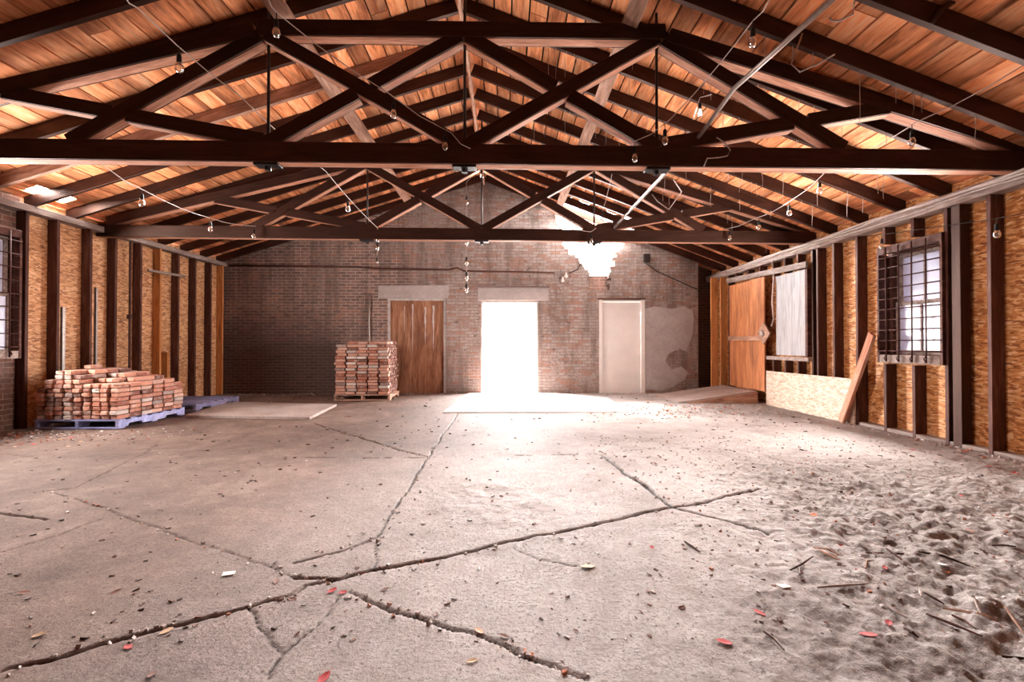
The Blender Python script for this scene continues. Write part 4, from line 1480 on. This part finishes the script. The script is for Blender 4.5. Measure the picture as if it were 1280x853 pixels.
# tall stack by the boarded door
QX0, QY0 = -3.40, 9.08
t = pallet(QX0, QY0, 1.10, 0.80, 'brown wooden pallet under the tall brick stack by boarded door', 'pale', z=0.005)
core = MB()
n_back = 0
for k in range(18):
    z = 0.128 + bh * (k + 0.5)
    shrink = 0.0 if k < 11 else (k - 10) * 0.006
    top_cut = {16: 0, 17: 1}.get(k, 0)
    for i in range(5):
        if k == 17 and i == 0:
            continue
        for j in range(7):
            x = QX0 + 0.11 + shrink * (5 - i) / 5 + i * (0.2165 - shrink / 5) + rr.uniform(-.012, .012) + (0.014 if k % 2 else -0.004)
            y = QY0 + 0.06 + j * 0.105
            if j == 0:
                brick((x, y - 0.012 + rr.uniform(-.014, .012), z - 0.003), rr.uniform(-.04, .04), 'salvaged brick in the front face of the tall stack', 'bricks in the front face of the tall stack')
                n_back += 1
            elif k == 17 and j < 3:
                brick((x, y, z), rr.uniform(-.03, .03), 'salvaged brick on top of the tall stack', 'bricks on top of the tall stack')
                n_back += 1
            else:
                core.box((x - 0.095, y - 0.042, z - 0.028), (x + 0.095, y + 0.045, z + 0.022), jit=0.004, pc=rr.uniform(0.02, 1))
tag(core.obj('brick_fill', M['brick']), 'remaining bricks filling the tall stack by the boarded door', 'bricks', kind='stuff')
print('BRICKS', n_left, n_back)

# ------------------------------------------------------------------ litter
LEAFC = {'red': (0.42, 0.03, 0.03), 'orange': (0.60, 0.16, 0.04), 'brown': (0.16, 0.06, 0.035), 'tan': (0.45, 0.28, 0.16)}
for k, c in LEAFC.items():
    M['leaf_' + k] = plain('leaf_' + k, c, 0.6, 0.3, 0, 0.3, 60)


def leaf_mesh(kind, seed):
    rr = random.Random(seed)
    vs, fs = [], []
    n = 7
    curl = rr.uniform(0.4, 1.0)
    for i in range(n):
        t_ = i / (n - 1)
        w = 0.5 * math.sin(math.pi * min(1, t_ * 0.96 + 0.03)) ** 0.8 * (1 + 0.25 * ((i % 2) - 0.5))
        for s in (-1, 0, 1):
            vs.append(((t_ - 0.5), s * w * 0.62, 0.10 * curl * abs(s) * w * 2 + 0.16 * curl * (t_ - 0.5) ** 2 * 2 + 0.02))
    for i in range(n - 1):
        for s in range(2):
            a = i * 3 + s
            fs.append((a, a + 1, a + 4, a + 3))
    up = [(x, y, z + 0.015) for x, y, z in vs]
    m = len(vs)
    ff = [tuple(reversed(f)) for f in fs] + [tuple(i + m for i in f) for f in fs]
    # rim
    rim = [0] + [i * 3 for i in range(1, n)] + [(n - 1) * 3 + 1] + [i * 3 + 2 for i in range(n - 1, -1, -1)] + [1]
    for a, b in zip(rim, rim[1:] + rim[:1]):
        ff.append((a, b, b + m, a + m))
    mb = MB()
    mb.add(vs + up, ff)
    mb.tube([(0.5, 0, 0.06), (0.62, 0.02, 0.03), (0.75, 0.03, 0.015)], 0.018, 4)
    return mb.mesh('dry_leaf', M['leaf_' + kind])


LM = {(k, s): leaf_mesh(k, s) for k in LEAFC for s in range(2)}


def leaf(px, py, kind, size, label, group=None):
    p = atZ(px, py)
    o = bpy.data.objects.new('dry_leaf', LM[(kind, RND.randrange(2))])
    COL.objects.link(o)
    o.location = (p.x, p.y, floor_h(p.x, p.y) + 0.001)
    o.scale = (size * 0.8,) * 3
    o.rotation_euler = (RND.uniform(-.2, .2), RND.uniform(-.2, .2), RND.uniform(0, 6.28))
    tag(o, label, 'leaf', group)


for px, py, k, s, lab in ((599, 790, 'orange', 0.055, 'orange curled leaf beside the diagonal floor joint, front centre'), (630, 797, 'brown', 0.05, 'dark red leaf just right of the orange curled leaf'), (663, 820, 'orange', 0.035, 'small orange leaf at the lower end of diagonal joint'),
                          (481, 738, 'brown', 0.05, 'dark brown leaf beside the crossing of floor joints'), (590, 828, 'tan', 0.05, 'tan leaf below the diagonal joint, front centre'), (720, 790, 'brown', 0.03, 'small dark leaf in front of right rough ground, alone'),
                          (1086, 798, 'red', 0.075, 'bright red long leaf on the rough ground, front right'), (949, 768, 'red', 0.06, 'red leaf on rough ground, left of the bright red long leaf'), (905, 806, 'red', 0.07, 'red leaf by a dark twig, front right'),
                          (1111, 784, 'red', 0.05, 'small red leaf behind the bright red long leaf'), (1183, 710, 'orange', 0.05, 'bright orange leaf among the sticks, right'), (1106, 716, 'red', 0.04, 'small crimson leaf in front of brown splinters'), (1051, 680, 'red', 0.06, 'red leaf on rough ground behind splinters'),
                          (1017, 647, 'orange', 0.06, 'orange leaf on ground, right of middle'), (1198, 620, 'red', 0.07, 'red brown leaf far right near the wall'), (1261, 614, 'tan', 0.07, 'yellowish leaf far right near the wall'), (1212, 663, 'orange', 0.05, 'orange leaf at right, behind the sticks'),
                          (415, 740, 'red', 0.06, 'red leaf in the joint crossing at left of centre'), (428, 742, 'red', 0.05, 'second red leaf at the joint crossing'), (252, 681, 'brown', 0.04, 'brown leaf on the long left joint'), (345, 728, 'brown', 0.055, 'brown leaf beside the junction, left'),
                          (365, 750, 'brown', 0.05, 'dark folded leaf below the joint junction'), (145, 741, 'brown', 0.05, 'brown leaf alone on the left slab'), (30, 742, 'brown', 0.055, 'brown leaf near left edge on front slab'), (50, 795, 'tan', 0.06, 'tan curled leaf on the slab at front left'),
                          (208, 790, 'tan', 0.06, 'tan leaf lying in the front left joint'), (160, 810, 'red', 0.05, 'dark red leaf by the front left joint'), (405, 850, 'red', 0.07, 'dark red leaf at the bottom picture edge'), (190, 845, 'brown', 0.055, 'brown leaf at bottom left, below joint'),
                          (735, 710, 'tan', 0.10, 'flat tan leaf cluster on slab right of centre'), (815, 686, 'red', 0.04, 'small red leaf on slab, right of centre'), (1010, 632, 'red', 0.04, 'small red leaf right of the floor pit'), (520, 772, 'red', 0.04, 'small red leaf in the diagonal joint'), (545, 769, 'brown', 0.04, 'brown leaf above the diagonal joint')):
    leaf(px, py, k, s, lab)
rr = random.Random(9)
for grp, lab, boxes, n in (('leaves along the left wall', 'fallen leaf in the litter before the wide brick stack', [(0, 110, 545, 560)], 16), ('leaves along the right wall', 'fallen red leaf in the litter along right wall foot', [(1100, 1275, 0, 0)], 18)):
    for i in range(n):
        x0, x1, y0, y1 = boxes[0]
        px = rr.uniform(x0, x1)
        py = rr.uniform(y0, y1) if y1 else 540 + (px - 1100) * 0.225 + rr.uniform(2, 22)
        leaf(px, py, rr.choice(('red', 'orange', 'brown', 'tan') if y1 else ('red', 'red', 'brown', 'tan')), rr.uniform(0.05, 0.08), lab, grp)

# sticks and splinters on the rough ground
STICKS = [((1048, 694), (1020, 690), 'pale'), ((1082, 690), (1148, 693), 'brown'), ((1108, 690), (1136, 705), 'brown'), ((1148, 692), (1212, 708), 'dark'), ((988, 718), (1016, 700), 'dark'), ((1000, 724), (998, 710), 'dark'), ((1018, 690), (1050, 705), 'pale'),
          ((1082, 714), (1092, 703), 'pale'), ((1106, 762), (1134, 778), 'grey_wood'), ((1158, 775), (1228, 806), 'brown'), ((1178, 762), (1232, 780), 'pale'), ((1218, 758), (1226, 772), 'grey_wood'), ((1222, 770), (1252, 778), 'pale'), ((1256, 765), (1280, 790), 'pale'),
          ((1252, 822), (1282, 830), 'dark'), ((955, 795), (980, 818), 'dark'), ((856, 680), (875, 693), 'dark'), ((1150, 738), (1152, 752), 'grey_wood'), ((1155, 742), (1180, 754), 'dark'), ((1190, 775), (1218, 790), 'brown'), ((1022, 740), (1085, 735), 'grey_wood'), ((1130, 790), (1148, 800), 'dark'), ((1240, 680), (1270, 688), 'dark'), ((1165, 640), (1175, 648), 'grey_wood')]
slab_words = ['pale splinter lying behind the crimson leaf', 'long brown stick on the rough ground, middle right', 'short brown stick just in front of the long one', 'dark stick at the right end of the long brown stick', 'dark forked twig on the rough ground, longer arm', 'dark forked twig on the rough ground, short arm', 'pale splinter left of the long brown stick',
              'short upright-lying pale splinter by crimson leaf', 'grey stick on the rough ground at front right', 'long thin brown stick at the front right', 'long pale splinter at the front right', 'stub of grey stick pointing at long pale splinter', 'thin pale stick touching the grey stub', 'pale stick cut by the right picture edge',
              'dark stick at bottom right picture edge', 'dark twig on rough ground, front centre right', 'dark twig on rough ground right of centre', 'short grey stick upright in view, right', 'dark stick just right of short grey stick', 'brown splinter below the long pale splinter', 'thin grey twig across the rough ground', 'small dark chip stick near the grey stick', 'dark stick on ground far right', 'tiny grey stick on ground, right']
for (a, b, m), lab in zip(STICKS, slab_words):
    p, q = atZ(*a), atZ(*b)
    mb = MB()
    za, zb, zc = floor_h(p.x, p.y) + 0.008, floor_h(q.x, q.y) + 0.008, 0
    mid = p.lerp(q, 0.5)
    zc = max((za + zb) / 2, floor_h(mid.x, mid.y) + 0.006)
    mb.tube([(p.x, p.y, za), (mid.x + RND.uniform(-.01, .01), mid.y + RND.uniform(-.01, .01), zc), (q.x, q.y, zb)], [0.004, 0.006, 0.003], 5)
    tag(mb.obj('stick', M[m]), lab, 'stick', 'sticks on the rough ground')

# pale flat chips
for px, py, lab in ((286, 719, 'white paper scrap on the slab at left'), (979, 737, 'white paper scrap on the rough ground at right'), (1179, 706, 'grey cup-like scrap beside orange leaf')):
    p = atZ(px, py)
    mb = MB()
    z = floor_h(p.x, p.y)
    mb.box((-0.025, -0.016, 0), (0.025, 0.016, 0.006), jit=0.004, mat=Matrix.Translation((p.x, p.y, z + 0.003)) @ Matrix.Rotation(0.4, 4, 'Z') @ Matrix.Rotation(0.12, 4, 'Y'))
    tag(mb.obj('paper_scrap', M['white_paint']), lab, 'scrap')

# rubble crumbs: uncountable
mb = MB()
rr = random.Random(21)


def crumb(x, y, s):
    z = floor_h(x, y)
    mm = Matrix.Translation((x, y, z + s * 0.2)) @ Matrix.Rotation(rr.uniform(0, 6.3), 4, 'Z') @ Matrix.Rotation(rr.uniform(0, 6.3), 4, 'X')
    mb.box((-s * .5, -s * .4, -s * .3), (s * .5, s * .4, s * .3), rr.choice((0, 0, 0, 1, 1, 2)), jit=s * 0.15, mat=mm)


pts = []
for _ in range(420):
    pts.append((rr.gauss(3.2, 1.0), rr.gauss(7.6, 0.5), rr.uniform(0.008, 0.035)))
for _ in range(900):
    x = rr.uniform(0.9, 4.7)
    pts.append((x, rr.uniform(1.75, 5.5), rr.uniform(0.005, 0.017)))
for _ in range(180):
    pts.append((rr.uniform(-6.2, -4.0), rr.gauss(5.6, 0.25), rr.uniform(0.008, 0.028)))
for _ in range(300):
    pts.append((rr.uniform(-6.0, 4.3), YB - abs(rr.gauss(0, 0.16)) - 0.03, rr.uniform(0.01, 0.035)))
for _ in range(160):
    y = rr.uniform(3.2, 6.3)
    pts.append((XR - abs(rr.gauss(0, 0.12)), y, rr.uniform(0.01, 0.03)))
for w, dep, cp in CRACKS[:6]:
    for _ in range(40):
        i = rr.randrange(len(cp) - 1)
        f = rr.random()
        p = atZ(cp[i][0] + (cp[i + 1][0] - cp[i][0]) * f, cp[i][1] + (cp[i + 1][1] - cp[i][1]) * f)
        pts.append((p.x + rr.gauss(0, .02), p.y + rr.gauss(0, .02), rr.uniform(0.006, 0.018)))
PA = np.array(pts)
HH = floor_fields(PA[:, 0], PA[:, 1])[0]
_fh = floor_h
for (x, y, s), hh in zip(pts, HH):
    if not (XL < x < XR - 0.03 and 1.2 < y < YB):
        continue
    if y > YB - 0.06 or (x > 3.2 and y > 8.55) or (x < -4.95 and 5.95 < y < 8.9) or (-3.5 < x < -2.2 and y > 9.0) or (x > XR - 0.10 and y > 6.0):
        continue
    if d2a - 0.1 < x < d2b + 0.1 and y > 9.0:
        continue
    floor_h = lambda a, b, hh=hh: float(hh)
    crumb(x, y, s)
floor_h = _fh
tag(mb.obj('rubble_crumbs', [M['concrete'], M['slab'], M['brick']]), 'scattered crumbs of rubble and dirt over the floor', 'rubble', kind='stuff')

# blown-in flecks of leaf and bark over the whole floor: uncountable
mb = MB()
FX, FY = [], []
for _ in range(1700):
    y = 1.7 + 8.0 * rr.random() ** 1.5
    FX.append(rr.uniform(max(XL + 0.3, -1.2 * y), min(XR - 0.3, 1.2 * y)))
    FY.append(y)
HH = floor_fields(np.array(FX), np.array(FY))[0]
for x, y, z in zip(FX, FY, HH):
    if (x > 3.2 and y > 8.5) or (x < -4.9 and y > 5.9) or (-1.1 < x < 2.2 and y > 7.3) or (-3.5 < x < -2.2 and y > 9.0) or (x < -2.5 and 6.3 < y < 8.9):
        continue
    L = (0.003 + 0.016 * rr.random() ** 2.2) * (1 + 0.2 * y)
    mm = Matrix.Translation((x, y, z + 0.002)) @ Matrix.Rotation(rr.uniform(0, 6.3), 4, 'Z') @ Matrix.Rotation(rr.uniform(-.3, .3), 4, 'X')
    mb.box((-L * .5, -L * .22, 0), (L * .5, L * .22, L * 0.18), rr.choice((0, 0, 0, 0, 1, 1, 2)), jit=L * 0.12, mat=mm)
tag(mb.obj('leaf_flecks', [M['dark'], M['leaf_brown'], M['concrete']]), 'fine dark flecks of bark and leaf strewn over the floor', 'litter', kind='stuff')

# cobwebs and dusty fibres under the right rafters: uncountable
mb = MB()
rr = random.Random(31)
for _ in range(150):
    k = rr.choice((3, 4, 5, 5, 6, 6, 7, 7, 8, 9))
    y = RY[k] + rr.uniform(-0.02, 0.02)
    x = rr.uniform(0.4, 4.5)
    z = roof_z(x) + 0.01
    L = abs(rr.gauss(0.14, 0.12)) + 0.05
    path = [(x, y, z)]
    for i in range(1, 5):
        path.append((x + rr.uniform(-.006, .006), y + rr.uniform(-.004, .004), z - L * i / 4))
    mb.tube(path, [0.0035, 0.0025, 0.003, 0.002, 0.0015], 4)
tag(mb.obj('cobweb_threads', M['cobweb']), 'dusty cobweb threads hanging from the right rafters', 'cobweb', kind='stuff')
